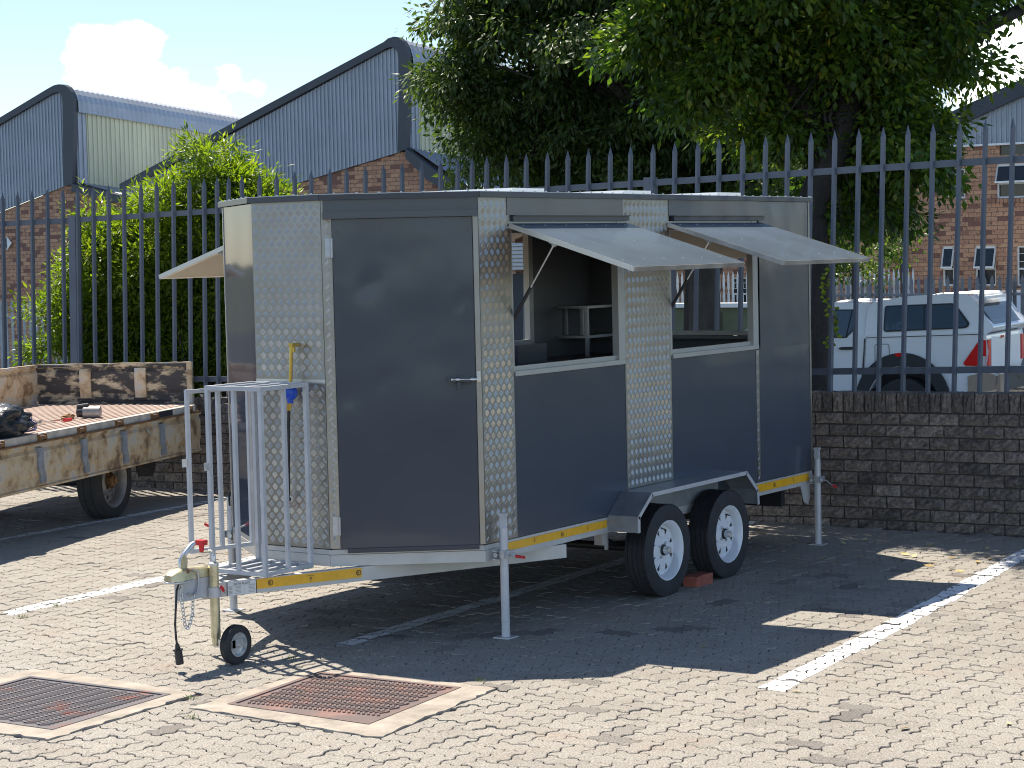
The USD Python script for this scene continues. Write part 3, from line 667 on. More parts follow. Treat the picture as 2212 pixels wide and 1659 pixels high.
for i in range(len(rc)):
    a, b = np.array(rc[i]), np.array(rc[(i + 1) % len(rc)]); L = np.linalg.norm(b - a)
    for t in np.arange(.06, L, .125):
        p = a + (b - a) * t / L
        sc.bx(p[0] - .004, p[0] + .004, p[1] - .004, p[1] + .004, ZT + .031, ZT + .038)
obj('roof_screws', sc, galv, tra, kind='stuff')
for x in (.765, 2.02, 3.255):
    obj('roof_strip', MB().bx(x - .34, x, .05, 1.86, ZT + .0325, ZT + .056), white_sheet, tra)
ch = MB()
def rail(F, name, u0, u1, z0=ZC, z1=ZB - .003, t=.045, m=chas):
    mb = MB(); F.slab(mb, u0, u1, z0, z1 - .030, -t, 0); F.slab(mb, u0, u1, z1 - .028, z1, -t + .004, -.004)
    return obj(name, mb, m, tra)
rail(SIDE, 'chassis_rail', -.004, TL); rail(LEFT, 'chassis_rail', 0, TL); rail(DOOR, 'chassis_rail', .002, dl); rail(FRONT, 'chassis_rail', .002, WF - .002); rail(ANG, 'chassis_rail', .002, dl - .002); rail(REAR, 'chassis_rail', .05, W - .05)
for x in (.5, 1.3, 2.1, 2.9, 3.6): obj('cross_member', MB().bx(x, x + .04, .05, W - .05, ZC + .01, ZB - .02), chas, tra)

# right side wall
slab(SIDE, 'wall_core', .02, TL - .02, ZB, 1.470, -.034, -.006, inner); slab(SIDE, 'wall_core', .02, TL - .02, 2.405, ZT, -.034, -.006, inner)
slab(SIDE, 'wall_core', .02, .318, 1.4702, 2.4048, -.034, -.006, inner); slab(SIDE, 'wall_core', 1.585, 2.150, 1.4702, 2.4048, -.034, -.006, inner); slab(SIDE, 'wall_core', 3.42, TL - .02, 1.4702, 2.4048, -.034, -.006, inner)
treadplate(SIDE, 'chequer_strip', .001, .322, ZB + .004, ZT - .002, 0.0)
dished(SIDE, 'side_panel', .325, 1.568, ZB + .002, 1.476, -.0005, slate, 3)
treadplate(SIDE, 'chequer_strip', 1.571, 2.152, .69, ZT - .002, 0.0, px=.053, pz=.064)
dished(SIDE, 'side_panel', 2.155, 3.342, ZB + .002, 1.476, -.0005, slate, 4)
treadplate(SIDE, 'chequer_strip', 3.344, 3.391, ZB + .004, 1.472, 0.0)
dished(SIDE, 'side_panel', 3.394, TL - .024, ZB + .002, 1.476, -.0005, slate, 9)
dished(SIDE, 'side_panel', 3.420, TL - .024, 1.4765, ZT - .002, -.0005, slate, 6)
treadplate(SIDE, 'corner_trim', TL - .023, TL + .001, ZB + .004, ZT - .004, .0005)
for (a, b) in ((.285, 1.572), (2.150, 3.418)):
    slab(SIDE, 'header_panel', a, b, 2.409, ZT - .001, -.004, .006, slate)
    mb = MB(); SIDE.slab(mb, a + .045, b + .055, 2.374, 2.408, -.01, .020); SIDE.slab(mb, a + .045, b + .055, 2.404, 2.4085, .02, .034)
    obj('rain_gutter', mb, trim_dark, tra)
# window frames
def window(F, a, b, name='window_frame', sgn=1, sill=True):
    mb = MB()
    F.slab(mb, b, b + .042, 1.500, 2.372, -.040, .006); F.slab(mb, b + .045, b + .082, 1.480, 2.372, -.034, .003)
    F.slab(mb, a - .02, a, 1.500, 2.372, -.036, .002)
    F.slab(mb, a, b, 2.35, 2.372, -.036, .002)
    p = obj(name, mb, alu_frame, tra)
    mb = MB(); F.slab(mb, a - .004, b + .07, 1.479, 1.508, -.036, .012); obj('sill', mb, alu_frame, p)
    mb = MB(); F.slab(mb, a - .002, b + .03, 1.5085, 1.536, -.036, -.012); obj('sill', mb, alu_frame, p)
    return p
window(SIDE, .333, 1.495); window(SIDE, 2.172, 3.306)
# serving hatches
def hatch(F, a, b, zh=2.362, out=.828, drop=.262, thick=.018):
    n, u = F.n, F.u
    p0, p1 = F.p(a, zh, .012), F.p(b, zh, .012)
    s = n * out - Z * drop; sl = nrm(s); up = nrm(np.cross(u, sl)); up = up if up[2] > 0 else -up
    t = obj('serving_hatch', MB().box(p0 + u * .004 + sl * .004, u * (b - a - .008), s - sl * .008, -up * .010), awn_top, tra)
    fr = MB()
    fr.box(p0 - up * .0105, u * .028, s, -up * thick); fr.box(p1 - up * .0105, -u * .028, s, -up * thick)
    fr.box(p0 + s - up * .0105 + u * .029, u * (b - a - .058), -sl * .028, -up * thick); fr.box(p0 - up * .0105 + u * .029, u * (b - a - .058), sl * .028, -up * thick)
    obj('edge_frame', fr, jamb_al, t)
    obj('edge_strip', MB().box(p0 + s + up * .0005, u * (b - a), sl * .004, -up * .026).box(p0 + up * .0005 - u * .0035, u * .0035, s, -up * .028).box(p1 + up * .0005, u * .0035, s, -up * .028), jamb_al, t)
    obj('lining', MB().box(p0 - up * .024 + u * .032 + sl * .03, u * (b - a - .064), s - sl * .062, -up * .004), beige, t)
    sc_ = MB()
    for q in np.linspace(.08, b - a - .08, 6):
        for r in (.05, .45, .85):
            c = p0 + u * q + s * r
            sc_.tube([c + up * -.001, c + up * .0025], .005, 6)
    obj('rivets', sc_, galv, t, kind='stuff')
    for q in (.10,):
        top = p0 + u * q + s * .36 - up * .046; bot = F.p(a + q + (.02 if q < .5 else -.02), 1.80, -.02)
        if q < .5: top = p0 + u * (.02) + s * .36 - up * .036; bot = F.p(a + .05, 1.80, -.015)
        else: top = p0 + u * (b - a - .03) + s * .36 - up * .05; bot = F.p(b - .06, 1.80, -.015)
        mid = top + (bot - top) * .56
        st = obj('gas_strut', MB().tube([mid, bot], .0105, 10), blackpl, t, smooth=40)
        obj('rod', MB().tube([top, mid], .0048, 8), zinc2, st, smooth=40)
        obj('bracket', MB().box(top - u * .012 - sl * .03, u * .024, sl * .06, up * .012).box(top - u * .002 - sl * .014 - up * .012, u * .004, sl * .028, up * .02), alu_frame, st)
    return t
hatch(SIDE, .30, 1.60); hatch(SIDE, 2.13, 3.42)
hatch(LEFT, .30, 1.60); hatch(LEFT, 2.13, 3.42)
hatch(REAR, .40, 1.52, out=.72, drop=.23)

# left, rear and angled walls
for (a, b, z0, z1) in ((.02, TL - .02, ZB, 1.505), (.02, TL - .02, 2.36, ZT), (.02, .33, 1.505, 2.36), (1.50, 2.17, 1.505, 2.36), (3.315, TL - .02, 1.505, 2.36)):
    slab(LEFT, 'wall_core', a, b, z0 + .0004, z1 - .0004, -.034, -.006, inner)
    slab(LEFT, 'side_panel', a - (.02 if a < .03 else 0), b + (.02 if b > 4 else 0), z0 + .001, z1 - .001, -.0055, 0, slate)
def plain_frame(F, a, b, z0, z1):
    mb = MB(); F.slab(mb, a - .03, a, z0, z1, -.045, .004); F.slab(mb, b, b + .055, z0, z1, -.045, .004); F.slab(mb, a, b, z0 - .001, z0 + .03, -.050, .006); F.slab(mb, a, b, z1 - .022, z1, -.045, .004)
    obj('window_frame', mb, alu_frame, tra)
plain_frame(LEFT, .36, 1.47, 1.508, 2.357); plain_frame(LEFT, 2.20, 3.31, 1.508, 2.357)
for (a, b, z0, z1) in ((.02, W - .02, ZB, 1.535), (.02, W - .02, 2.36, ZT), (.02, .40, 1.535, 2.36), (1.50, W - .02, 1.535, 2.36)):
    slab(REAR, 'wall_core', a, b, z0 + .0004, z1 - .0004, -.034, -.006, inner)
    slab(REAR, 'rear_panel', a - (.02 if a < .03 else 0), b + (.02 if b > 1.8 else 0), z0 + .001, z1 - .001, -.0055, 0, slate)
plain_frame(REAR, .43, 1.46, 1.538, 2.357)
obj('rear_counter', MB().bx(TL - .22, TL - .036, .2, 1.7, 1.515, 1.534), inner, tra)
slab(ANG, 'wall_core', .01, dl - .01, ZB, ZT, -.034, -.006, inner); dished(ANG, 'corner_panel', .003, dl - .010, ZB + .002, ZT - .002, -.0005, gloss_slate, 12, amp=.004)
obj('corner_edge', MB().box(ANG.p(dl - .012, ZB, -.004), ANG.u * .014, Z * (ZT - ZB - .003), ANG.n * .008), jamb_al, tra)
# front flat face: chequer plate in two sheets with a plain overlap band
slab(FRONT, 'wall_core', .01, WF - .01, ZB, ZT, -.034, -.006, inner)
treadplate(FRONT, 'chequer_panel', .001, WF - .001, 1.500, ZT - .002, 0.0)
treadplate(FRONT, 'chequer_panel', .001, WF - .001, ZB + .004, 1.484, 0.0)
slab(FRONT, 'joint_strip', .0, WF, 1.482, 1.503, .0015, .0045, jamb_al)
# the door face
slab(DOOR, 'wall_core', .01, dl - .01, ZB, ZT, -.034, -.008, inner)
treadplate(DOOR, 'door_jamb', .822, dl - .0005, ZB + .004, ZT - .002, 0.0, pz=.0675)
treadplate(DOOR, 'door_jamb', .0005, .030, ZB + .004, 2.405, 0.0)
slab(DOOR, 'header_panel', .0, dl - .012, 2.442, ZT - .001, -.004, .007, slate)
mb = MB(); DOOR.slab(mb, .0, dl - .010, 2.404, 2.441, -.004, .030); obj('rain_gutter', mb, slate, tra)
dr = dished(DOOR, 'door', .036, .818, ZB + .004, 2.400, .010, slate, 21, amp=.006, dents=((.62, 2.03, .045, -.006), (.10, 1.93, .02, -.004), (.55, 1.50, .03, -.003), (.12, 1.62, .02, -.003), (.75, 1.40, .06, -.004), (.13, 1.10, .02, -.003), (.3, 1.35, .2, .006)))
obj('door_lip', DOOR.slab(MB(), .036, .780, .520, .545, .004, .022), trim_dark, dr)
for (z0, z1) in ((2.188, 2.297), (.622, .727)):
    hb = MB(); DOOR.slab(hb, .829, .861, z0, z1, .003, .0062); hb.tube([DOOR.p(.823, z0, .014), DOOR.p(.823, z1, .014)], .006, 8)
    h = obj('hinge', hb, galv, dr)
    sb = MB()
    for k in range(4):
        c = DOOR.p(.845 + (.006 if k % 2 else -.006), z0 + (k + .5) * (z1 - z0) / 4, .006); sb.tube([c, c + DOOR.n * .0022], .0042, 8)
    obj('rivets', sb, zinc2, h, kind='stuff')
sb = MB()
for (a, z) in [(.06, 2.33), (.06, 1.95), (.06, 1.62), (.06, 1.1), (.06, .7), (.795, 2.33), (.795, 1.9), (.795, 1.5), (.795, 1.1), (.795, .68), (.78, .64), (.3, 2.37), (.55, 2.37), (.2, .575), (.45, .575), (.7, .575)]:
    c = DOOR.p(a, z, .009); sb.tube([c, c + DOOR.n * .003], .0045, 8)
obj('rivets', sb, trim_dark, dr, kind='stuff')
lt = obj('bolt_latch', DOOR.slab(MB(), .055, .198, 1.455, 1.500, .010, .014), trim_dark, dr)
obj('bolt', MB().tube([DOOR.p(.008, 1.487, .032), DOOR.p(.175, 1.487, .032)], .0095, 12), zinc2, lt, smooth=40)
g = MB(); DOOR.slab(g, .066, .125, 1.474, 1.500, .014, .041); DOOR.slab(g, .148, .166, 1.474, 1.500, .014, .041); DOOR.slab(g, .178, .195, 1.474, 1.500, .014, .036)
obj('bolt_guide', g, slate, lt)
g = MB(); DOOR.slab(g, .128, .133, 1.470, 1.512, .022, .036); DOOR.slab(g, .118, .142, 1.430, 1.470, .030, .034)
obj('bolt_handle', g, slate, lt)
g = MB(); DOOR.slab(g, .006, .028, 1.470, 1.530, .003, .008); DOOR.slab(g, .006, .028, 1.474, 1.502, .008, .042)
obj('latch_keeper', g, jamb_al, tra)

# yellow tape and its printed marks
def tape(F, a, b, z0, z1, d, marks=()):
    t = slab(F, 'reflective_tape', a, b, z0, z1, d, d + .0012, yellow, label=None)
    for (u, kind) in marks:
        hh = z1 - z0; c = F.p(u, (z0 + z1) / 2, d + .0014)
        sg = 1 if np.dot(np.cross(F.u, Z), F.n) > 0 else -1
        if kind == 'ring':
            ring = shapely.Point(0, 0).buffer(hh * .30).difference(shapely.Point(0, 0).buffer(hh * .22))
            m_ = MB().prism(ring, c, F.u * sg, Z, F.n, .0005)
            tm_ = meshkit.text_mesh('B', hh * .28, .0005, True); v = np.array(tm_.vertices); v[:, 0] -= v[:, 0].mean(); v[:, 1] -= v[:, 1].mean()
            w = c + v[:, :1] * F.u * sg + v[:, 1:2] * Z + v[:, 2:3] * F.n
            m_.add(w, tm_.faces)
        else:
            ring = shapely.Point(0, 0).buffer(hh * .13).difference(shapely.Point(0, 0).buffer(hh * .07))
            m_ = MB().prism(shapely.union_all([ring, sbox(-hh * .34, hh * .25, hh * .34, hh * .29), sbox(-hh * .03, -hh * .32, hh * .03, -hh * .1)]), c, F.u * sg, Z, F.n, .0005)
        obj('tape_mark', m_, black, t)
tape(SIDE, .200, 1.314, .477, .524, .001, ((.50, 'dot'), (.80, 'ring'), (1.09, 'dot')))
tape(SIDE, 3.330, 4.152, .472, .526, .001, ((3.60, 'ring'), (3.90, 'dot')))

# interior fittings seen through the hatches
sh = MB()
for z in (1.775, 1.55):
    sh.bx(3.70, 4.18, 1.60, 1.872, z - .02, z)
obj('corner_shelf', sh, alu_frame, tra)
for (x, y, za, zb) in ((3.72, 1.62, 1.35, 1.53), (3.72, 1.62, 1.55, 1.755), (3.80, 1.86, 1.55, 1.755), (4.16, 1.62, 1.55, 1.755), (3.78, 1.70, 1.55, 1.755)): obj('shelf_leg', MB().bx(x - .012, x + .012, y - .012, y + .012, za, zb), alu_frame, tra)
obj('counter_box', MB().bx(2.60, 2.97, 1.50, 1.86, 1.395, 1.532), inner, tra)
obj('counter', MB().bx(2.3, 4.15, 1.35, 1.86, 1.36, 1.392), inner, tra)

# running gear
def bent(pts, w0, w1, t, m, name, parent=tra):
    mb = MB()
    for (a, b) in zip(pts[:-1], pts[1:]):
        a, b = np.array([a[0], w0, a[1]]), np.array([b[0], w0, b[1]]); d = nrm(b - a); nn = np.array([-d[2], 0, d[0]])
        mb.box(a, b - a, (0, w1 - w0, 0), nn * -t)
    return obj(name, mb, m, parent)
FP = [(1.322, .452), (1.322, .553), (1.497, .683), (2.766, .690), (2.930, .550), (2.942, .447)]
fd = bent(FP, -.218, -.003, .004, fend, 'fender')
lip = MB()
for a, b in zip(FP[:-1], FP[1:]):
    a3, b3 = np.array([a[0], -.2185, a[1]]), np.array([b[0], -.2185, b[1]]); d = nrm(b3 - a3); nn = np.array([-d[2], 0, d[0]])
    lip.box(a3 + nn * .0005, b3 - a3, (0, -.004, 0), -nn * .026)
obj('fender_lip', lip, silver, fd)
obj('inner_skirt', MB().bx(1.50, 2.76, -.0025, .0, .50, .683), fend, fd)
FPL = [(x, z) for x, z in FP]
bent(FPL, W + .003, W + .218, .004, fend, 'fender')
def disc_rim(mb, c, ax, r, holes, thick, seg=48):
    """A steel wheel disc with triangular openings, slightly domed."""
    disc = shapely.Point(0, 0).buffer(r, 32)
    hs = []
    for k in range(holes):
        a = 2 * PI * (k + .5) / holes
        tri = Polygon([(r * .84, -r * .085), (r * .84, r * .085), (r * .62, .0)]).buffer(.0035)
        hs.append(affinity.rotate(tri, math.degrees(a), origin=(0, 0)))
    disc = disc.difference(shapely.union_all(hs)).difference(shapely.Point(0, 0).buffer(.030))
    ax = nrm(ax); u = nrm(np.cross(ax, Z)); w = np.cross(ax, u)
    m = trimesh.creation.extrude_polygon(disc, thick, engine='earcut')
    m = m.subdivide_to_size(.03) if False else m
    v = np.asarray(m.vertices); rr = np.hypot(v[:, 0], v[:, 1]); dome = .020 * np.clip(1 - (rr / r) ** 2, 0, 1) - .012 * np.exp(-((rr - r * .38) / .03) ** 2)
    V = np.asarray(c) + v[:, :1] * u + v[:, 1:2] * w + (v[:, 2:3] + dome[:, None]) * ax
    f = m.faces if np.dot(np.cross(u, w), ax) > 0 else m.faces[:, ::-1]
    mb.add(V, f)
def road_wheel(cx, cy, cz, sgn, rot):
    """sgn = -1 for a wheel on the right-hand side (facing -y)."""
    ax = np.array([0, sgn, 0.0]); c = np.array([cx, cy, cz]); R, r0, hw = .292, .176, .083
    tread_w = [-.072, -.052, -.048, -.020, -.016, .016, .020, .048, .052, .072]
    prof = [(r0, -hw * .80), (r0 + .02, -hw), (r0 + .05, -hw * 1.03), (R - .035, -hw * 1.02), (R - .012, -hw * .93)]
    for k, o in enumerate(tread_w):
        deep = k in (2, 3) or k in (6, 7)
        prof.append((R - (.002 if abs(o) > .06 else 0), o))
        if k in (1, 3, 5, 7): prof += [(R - .009, o + .001), (R - .009, o + .003)]
    prof += [(R - .012, hw * .93), (R - .035, hw * 1.02), (r0 + .05, hw * 1.03), (r0 + .02, hw), (r0, hw * .80)]
    whl = obj('road_wheel', MB().lathe(prof, c, ax, 72), rubber, tra, smooth=28)
    sp = MB()
    for k in range(72):
        a = 2 * PI * k / 72
        for o, s2 in ((.062, 1), (-.062, -1)):
            d = np.array([math.cos(a), 0, math.sin(a)]); tt = np.array([-math.sin(a), 0, math.cos(a)])
            sp.box(c + d * (R - .006) + ax * (o - .010) - tt * .0085, tt * .015, ax * .020, d * .0075)
    obj('tread_blocks', sp, rubber, whl, kind='stuff')
    rim = MB()
    rim.lathe([(r0 - .004, -.06), (.166, -.03), (.166, .045), (.176, .060), (.186, .066), (.1905, .0715), (.1935, .0745), (.1935, .078), (.190, .080), (.184, .078), (.176, .070), (.163, .056), (.158, .030), (.158, -.03), (.168, -.055)], c, ax, 56)
    rm = obj('rim', rim, white_wheel, whl, smooth=35)
    d_ = MB(); disc_rim(d_, c + ax * .020, ax, .159, 8, .004)
    obj('disc', d_, white_wheel, rm, smooth=30)
    obj('brake_drum', MB().lathe([(.0, -.02), (.11, -.02), (.11, .012), (.0, .012)], c, ax, 32), blackpl, whl)
    obj('hub', MB().lathe([(.034, .012), (.036, .046), (.030, .050), (.0, .052)], c, ax, 24), blackpl, whl, smooth=40)
    obj('hub_cap', MB().lathe([(.025, .045), (.025, .082), (.021, .089), (.0, .090)], c, ax, 24), zinc2, whl, smooth=40)
    for k in range(4):
        a = rot + PI / 2 * k; d = np.array([math.cos(a), 0, math.sin(a)])
        obj('wheel_nut', MB().lathe([(.0105, .024), (.0105, .040), (.006, .046), (.0, .047)], c + d * .052, ax, 6), zinc2, whl)
    a = rot + .55; d = np.array([math.cos(a), 0, math.sin(a)])
    obj('valve', MB().tube([c + d * .140 + ax * .026, c + d * .128 + ax * .052], .004, 8), blackpl, whl)
for k, x in enumerate((1.735, 2.548)):
    road_wheel(x, -.118, .290, -1, 1.0 if k == 0 else .55)
    road_wheel(x, W + .118, .290, 1, .4)
    obj('axle', MB().tube([(x, -.05, .290), (x, W + .05, .290)], .026, 12), blackpl, tra, smooth=40)
    for y in (.10, W - .10):
        obj('leaf_spring', MB().tube([(x - .36, y, .41), (x - .18, y, .335), (x, y, .318), (x + .18, y, .335), (x + .36, y, .41)], .02, 8), blackpl, tra)
obj('spring_hanger', MB().bx(1.325, 1.375, .04, .10, .36, ZC).bx(1.345, 1.36, .02, .04, .33, ZC), galv, tra)
obj('mud_skirt', MB().bx(3.35, 3.36, .25, W - .25, .25, ZC), blackpl, tra)
obj('rear_gusset', MB().prism(Polygon([(0, 0), (.15, 0), (.15, -.10), (.12, -.15), (.05, -.12)]), (4.02, .0, ZC), X, Z, Y, .004), chas, tra)
obj('tail_cross_beam', MB().bx(3.9, 3.96, .1, W - .1, .30, ZC), blackpl, tra)

# corner stands
def stand(x, y, sgn, ax_bar, redpos, F):
    s = obj('corner_stand', MB().tube([(x, y, .008), (x, y, .632)], .0245, 20), silver, tra, smooth=40)
    obj('foot_plate', MB().bx(x - .052, x + .052, y - .052, y + .052, .001, .008), silver, s)
    obj('inner_post', MB().bx(x - .016, x + .016, y - .016, y + .016, .632, .700).bx(x - .020, x + .020, y - .020, y + .020, .700, .716), silver, s)
    cl = MB().lathe([(.0255, -.022), (.034, -.022), (.034, .022), (.0255, .022)], (x, y, .482), Z, 20)
    cl.bx(x - .050, x + .052, y + sgn * .028 - .004, y + sgn * .028 + .004, .462, .504)
    obj('clamp', cl, galv, s)
    obj('pivot', MB().tube([(x - .045, y - sgn * .030, .478), (x + .0, y - sgn * .030, .478)], .014, 12).bx(x - .055, x + .03, y - sgn * .046, y - sgn * .020, .500, .506).bx(x - .055, x + .03, y - sgn * .046, y - sgn * .020, .452, .458), galv, s)
    p = np.array([x, y + sgn * .036, .478]); q = p + np.array(redpos)
    h = obj('clamp_handle', MB().tube([p, p + (q - p) * .35 + Z * .012, q], .0055, 10), zinc2, s, smooth=40)
    obj('handle_grip', MB().tube([q - nrm(q - p) * .012, q + nrm(q - p) * .045], [.0095, .008], 10), red_pl, h, smooth=40)
stand(.082, -.068, -1, X, (.010, -.05, -.006), SIDE)
stand(4.155, -.070, -1, X, (.145, -.02, -.055), SIDE)
stand(.052, W + .06, 1, X, (-.06, .08, .05), LEFT)
obj('hose_ring', MB().tube([(.052 + .045 * math.cos(a), W + .06 + .03 * math.cos(a), .70 + .045 * math.sin(a)) for a in np.linspace(-.6, 4.0, 14)], .006, 8), blackpl, tra)

# drawbar
DA, DBp = np.array([-1.30, .94, 0]), np.array([.8, -.03, 0]); dd = nrm(DBp - DA); dn_ = np.array([dd[1], -dd[0], 0])
if dn_[0] > 0: dn_ = -dn_
class Fq(Fr):
    pass
DRAW = Fr(DA[:2], dd[:2], dn_[:2])
beam = obj('drawbar_beam', DRAW.slab(MB(), -.02, 2.312, .360, .4405, -.05, 0), chas, tra)
mir = lambda p: np.array([p[0], 2 * .955 - p[1], p[2]])
mb = MB(); o = mir(DRAW.p(-.02, .360, -.05)); mb.box(o, mir(DRAW.p(2.312, .360, -.05)) - o, mir(DRAW.p(-.02, .360, 0)) - o, (0, 0, .0805)); obj('drawbar_beam', mb, chas, tra)
tape(DRAW, .292, .938, .383, .437, .0008, ((.375, 'ring'), (.62, 'dot'), (.918, 'ring')))
pl = slab(DRAW, 'data_plate', .119, .287, .362, .434, .0008, .0028, label_wh)
slab(DRAW, 'plate_edge', .115, .119, .360, .436, .0006, .0032, black, pl); slab(DRAW, 'plate_edge', .287, .291, .360, .436, .0006, .0032, black, pl)
tm_ = meshkit.text_mesh('DATA PLATE', .0105, .0004, True); v = np.array(tm_.vertices); sgd = 1 if np.dot(np.cross(DRAW.u, Z), DRAW.n) > 0 else -1
wd = v[:, 0].max(); v[:, 0] = v[:, 0] * .098 / wd
w_ = np.array([DRAW.p(.154 + a, .4185 + b, .003 + c) for a, b, c in v])
prn = MB().add(w_, tm_.faces if sgd > 0 else tm_.faces[:, ::-1])
for r in range(6):
    z = .409 - r * .0075
    DRAW.slab(prn, .125, .147, z, z + .0018, .003, .0034); DRAW.slab(prn, .163, .198, z, z + .0013, .003, .0034); DRAW.slab(prn, .214, .218, z, z + .0015, .003, .0034); DRAW.slab(prn, .242, .279, z, z + .0013, .003, .0034)
DRAW.slab(prn, .124, .281, .4135, .4142, .003, .0034)
obj('plate_print', prn, black, pl)
obj('nose_gusset', MB().bx(-1.505, -1.255, .925, .985, .375, .484), silver, tra)
# tow coupling
cp = MB()
sec = [(-1.275, .034, .487, .540), (-1.36, .034, .487, .542), (-1.44, .040, .487, .548), (-1.50, .046, .486, .553), (-1.55, .044, .488, .545), (-1.585, .028, .497, .528)]
vs = []
for (x, hw, z0, z1) in sec:
    for (a, b) in ((-1, 0), (-.85, .8), (-.5, 1), (.5, 1), (.85, .8), (1, 0)): vs.append((x, .955 + a * hw, z0 + b * (z1 - z0)))
fs = []
for i in range(len(sec) - 1):
    for k in range(6): fs.append([i * 6 + k, i * 6 + (k + 1) % 6, (i + 1) * 6 + (k + 1) % 6, (i + 1) * 6 + k])
n6 = (len(sec) - 1) * 6
fs += [[0, 5, 4, 1], [1, 4, 3, 2], [n6, n6 + 1, n6 + 4, n6 + 5], [n6 + 1, n6 + 2, n6 + 3, n6 + 4]]
cpo = obj('tow_coupling', MB().add(vs, fs), zinc, tra, smooth=35)
obj('coupling_lip', MB().tube([(-1.44, .908, .484), (-1.52, .905, .482), (-1.57, .920, .484), (-1.595, .955, .486), (-1.57, .990, .484), (-1.52, 1.005, .482), (-1.44, 1.002, .484)], .006, 8), zinc2, cpo, smooth=50)
obj('coupling_handle', MB().tube([(-1.475, .955, .545), (-1.478, .955, .59), (-1.448, .955, .625), (-1.40, .955, .662), (-1.375, .955, .672)], [.017, .017, .0155, .016, .013], 12), zinc2, cpo, smooth=60)
obj('handle_cheek', MB().prism(Polygon([(-1.50, .545), (-1.45, .545), (-1.445, .60), (-1.47, .628), (-1.495, .60)]), (0, .938, 0), X, Z, Y, .004), zinc, cpo)
obj('coupling_pin', MB().tube([(-1.47, .91, .532), (-1.47, 1.0, .532)], .008, 10), rust, cpo)
# safety chain and trailer plug cable
def chain(pts, n):
    pts = np.asarray(pts, float); L = np.r_[0, np.cumsum(np.linalg.norm(np.diff(pts, axis=0), axis=1))]
    t = np.linspace(0, L[-1], n + 1); P = np.stack([np.interp(t, L, pts[:, k]) for k in range(3)], 1)
    mb = MB()
    for k in range(n):
        c = (P[k] + P[k + 1]) / 2; d = nrm(P[k + 1] - P[k]); hl = np.linalg.norm(P[k + 1] - P[k]) * .66
        s_ = nrm(np.cross(d, Y if k % 2 else nrm(X + .3 * Y)) + 1e-6); hw = .0085
        ring = [c + d * hl * math.cos(a) + s_ * hw * math.sin(a) for a in np.linspace(0, 2 * PI, 11)]
        mb.tube(ring, .0030, 5, cap=False)
    return mb
obj('safety_chain', chain([(-1.515, .930, .465), (-1.512, .925, .35), (-1.495, .925, .235), (-1.47, .925, .226), (-1.435, .925, .30), (-1.425, .925, .405)], 22), zinc2, tra, kind='stuff')
obj('chain_hook', MB().tube([(-1.44, .915, .540), (-1.40, .912, .525), (-1.392, .912, .465), (-1.41, .912, .415), (-1.45, .912, .402), (-1.475, .912, .418)], .0055, 8), galv, tra, smooth=50)
cb = obj('plug_cable', MB().tube([(-1.50, .95, .478), (-1.53, .945, .44), (-1.545, .94, .36), (-1.556, .94, .26), (-1.552, .94, .18), (-1.545, .94, .150)], .0062, 10), blackpl, tra, smooth=50)
obj('plug', MB().tube([(-1.545, .94, .155), (-1.543, .94, .128), (-1.541, .94, .126), (-1.530, .94, .045)], [.011, .014, .021, .022], 14).bx(-1.568, -1.512, .930, .950, .118, .126), blackpl, cb, smooth=30)
# jockey wheel
jx, jy = -1.283, .902
jw = obj('jockey_wheel', MB().tube([(jx, jy, .150), (jx, jy, .553)], .0265, 20), zinc, tra, smooth=40)
obj('inner_tube', MB().tube([(jx, jy, .105), (jx, jy, .155)], .0215, 16), zinc, jw, smooth=40)
obj('tube_collar', MB().tube([(jx, jy, .540), (jx, jy, .556), (jx, jy, .562)], [.0285, .0285, .020], 20), zinc2, jw, smooth=40)
obj('crank', MB().tube([(jx, jy, .560), (jx, jy, .592), (jx, jy, .604)], [.012, .012, .006], 12).tube([(jx, jy, .600), (jx, jy, .621), (jx - .010, jy + .012, .627), (jx - .034, jy + .052, .623)], .0048, 8), zinc2, jw, smooth=40)
kx, ky = jx - .034, jy + .052
obj('crank_knob', MB().tube([(kx, ky, .617), (kx, ky, .655)], [.0125, .0145], 14).bx(kx - .021, kx + .021, ky - .026, ky + .026, .655, .682), red_pl, jw)
cl = MB().lathe([(.0275, -.028), (.035, -.028), (.035, .028), (.0275, .028)], (jx, jy, .398), Z, 20).bar((jx + .01, jy + .02, .398), (jx + .03, jy + .085, .398), .07, .056)
obj('clamp', cl, silver, jw)
h = obj('clamp_handle', MB().tube([(jx + .05, jy - .028, .388), (jx + .022, jy - .042, .408)], .0045, 8), zinc2, jw, smooth=40)
obj('handle_grip', MB().tube([(jx + .028, jy - .040, .404), (jx + .002, jy - .050, .430)], [.009, .0085], 10), red_pl, h, smooth=40)
wc = np.array([-1.222, .815, .108])
obj('fork', MB().bx(jx - .004, wc[0] + .012, wc[1] - .034, wc[1] - .030, .098, .140).bx(jx - .004, wc[0] + .012, wc[1] + .030, wc[1] + .034, .098, .140).bx(jx - .006, jx + .022, wc[1] - .034, jy + .02, .098, .140), zinc2, jw)
tyr = obj('tyre', MB().lathe([(.064, -.022), (.075, -.026), (.095, -.026), (.106, -.020), (.108, -.012), (.1055, -.010), (.108, -.008), (.108, .008), (.1055, .010), (.108, .012), (.106, .020), (.095, .026), (.075, .026), (.064, .022)], wc, -Y, 48), rubber, jw, smooth=35)
obj('wheel_rim', MB().lathe([(.064, -.02), (.060, -.016), (.060, .016), (.066, .024), (.062, .024), (.052, .004), (.020, .002), (.018, .020), (.0, .020)], wc, -Y, 32), zinc2, tyr, smooth=35)
obj('axle_bolt', MB().tube([wc + (0, .045, 0), wc - (0, .045, 0)], .0095, 6), zinc2, jw)

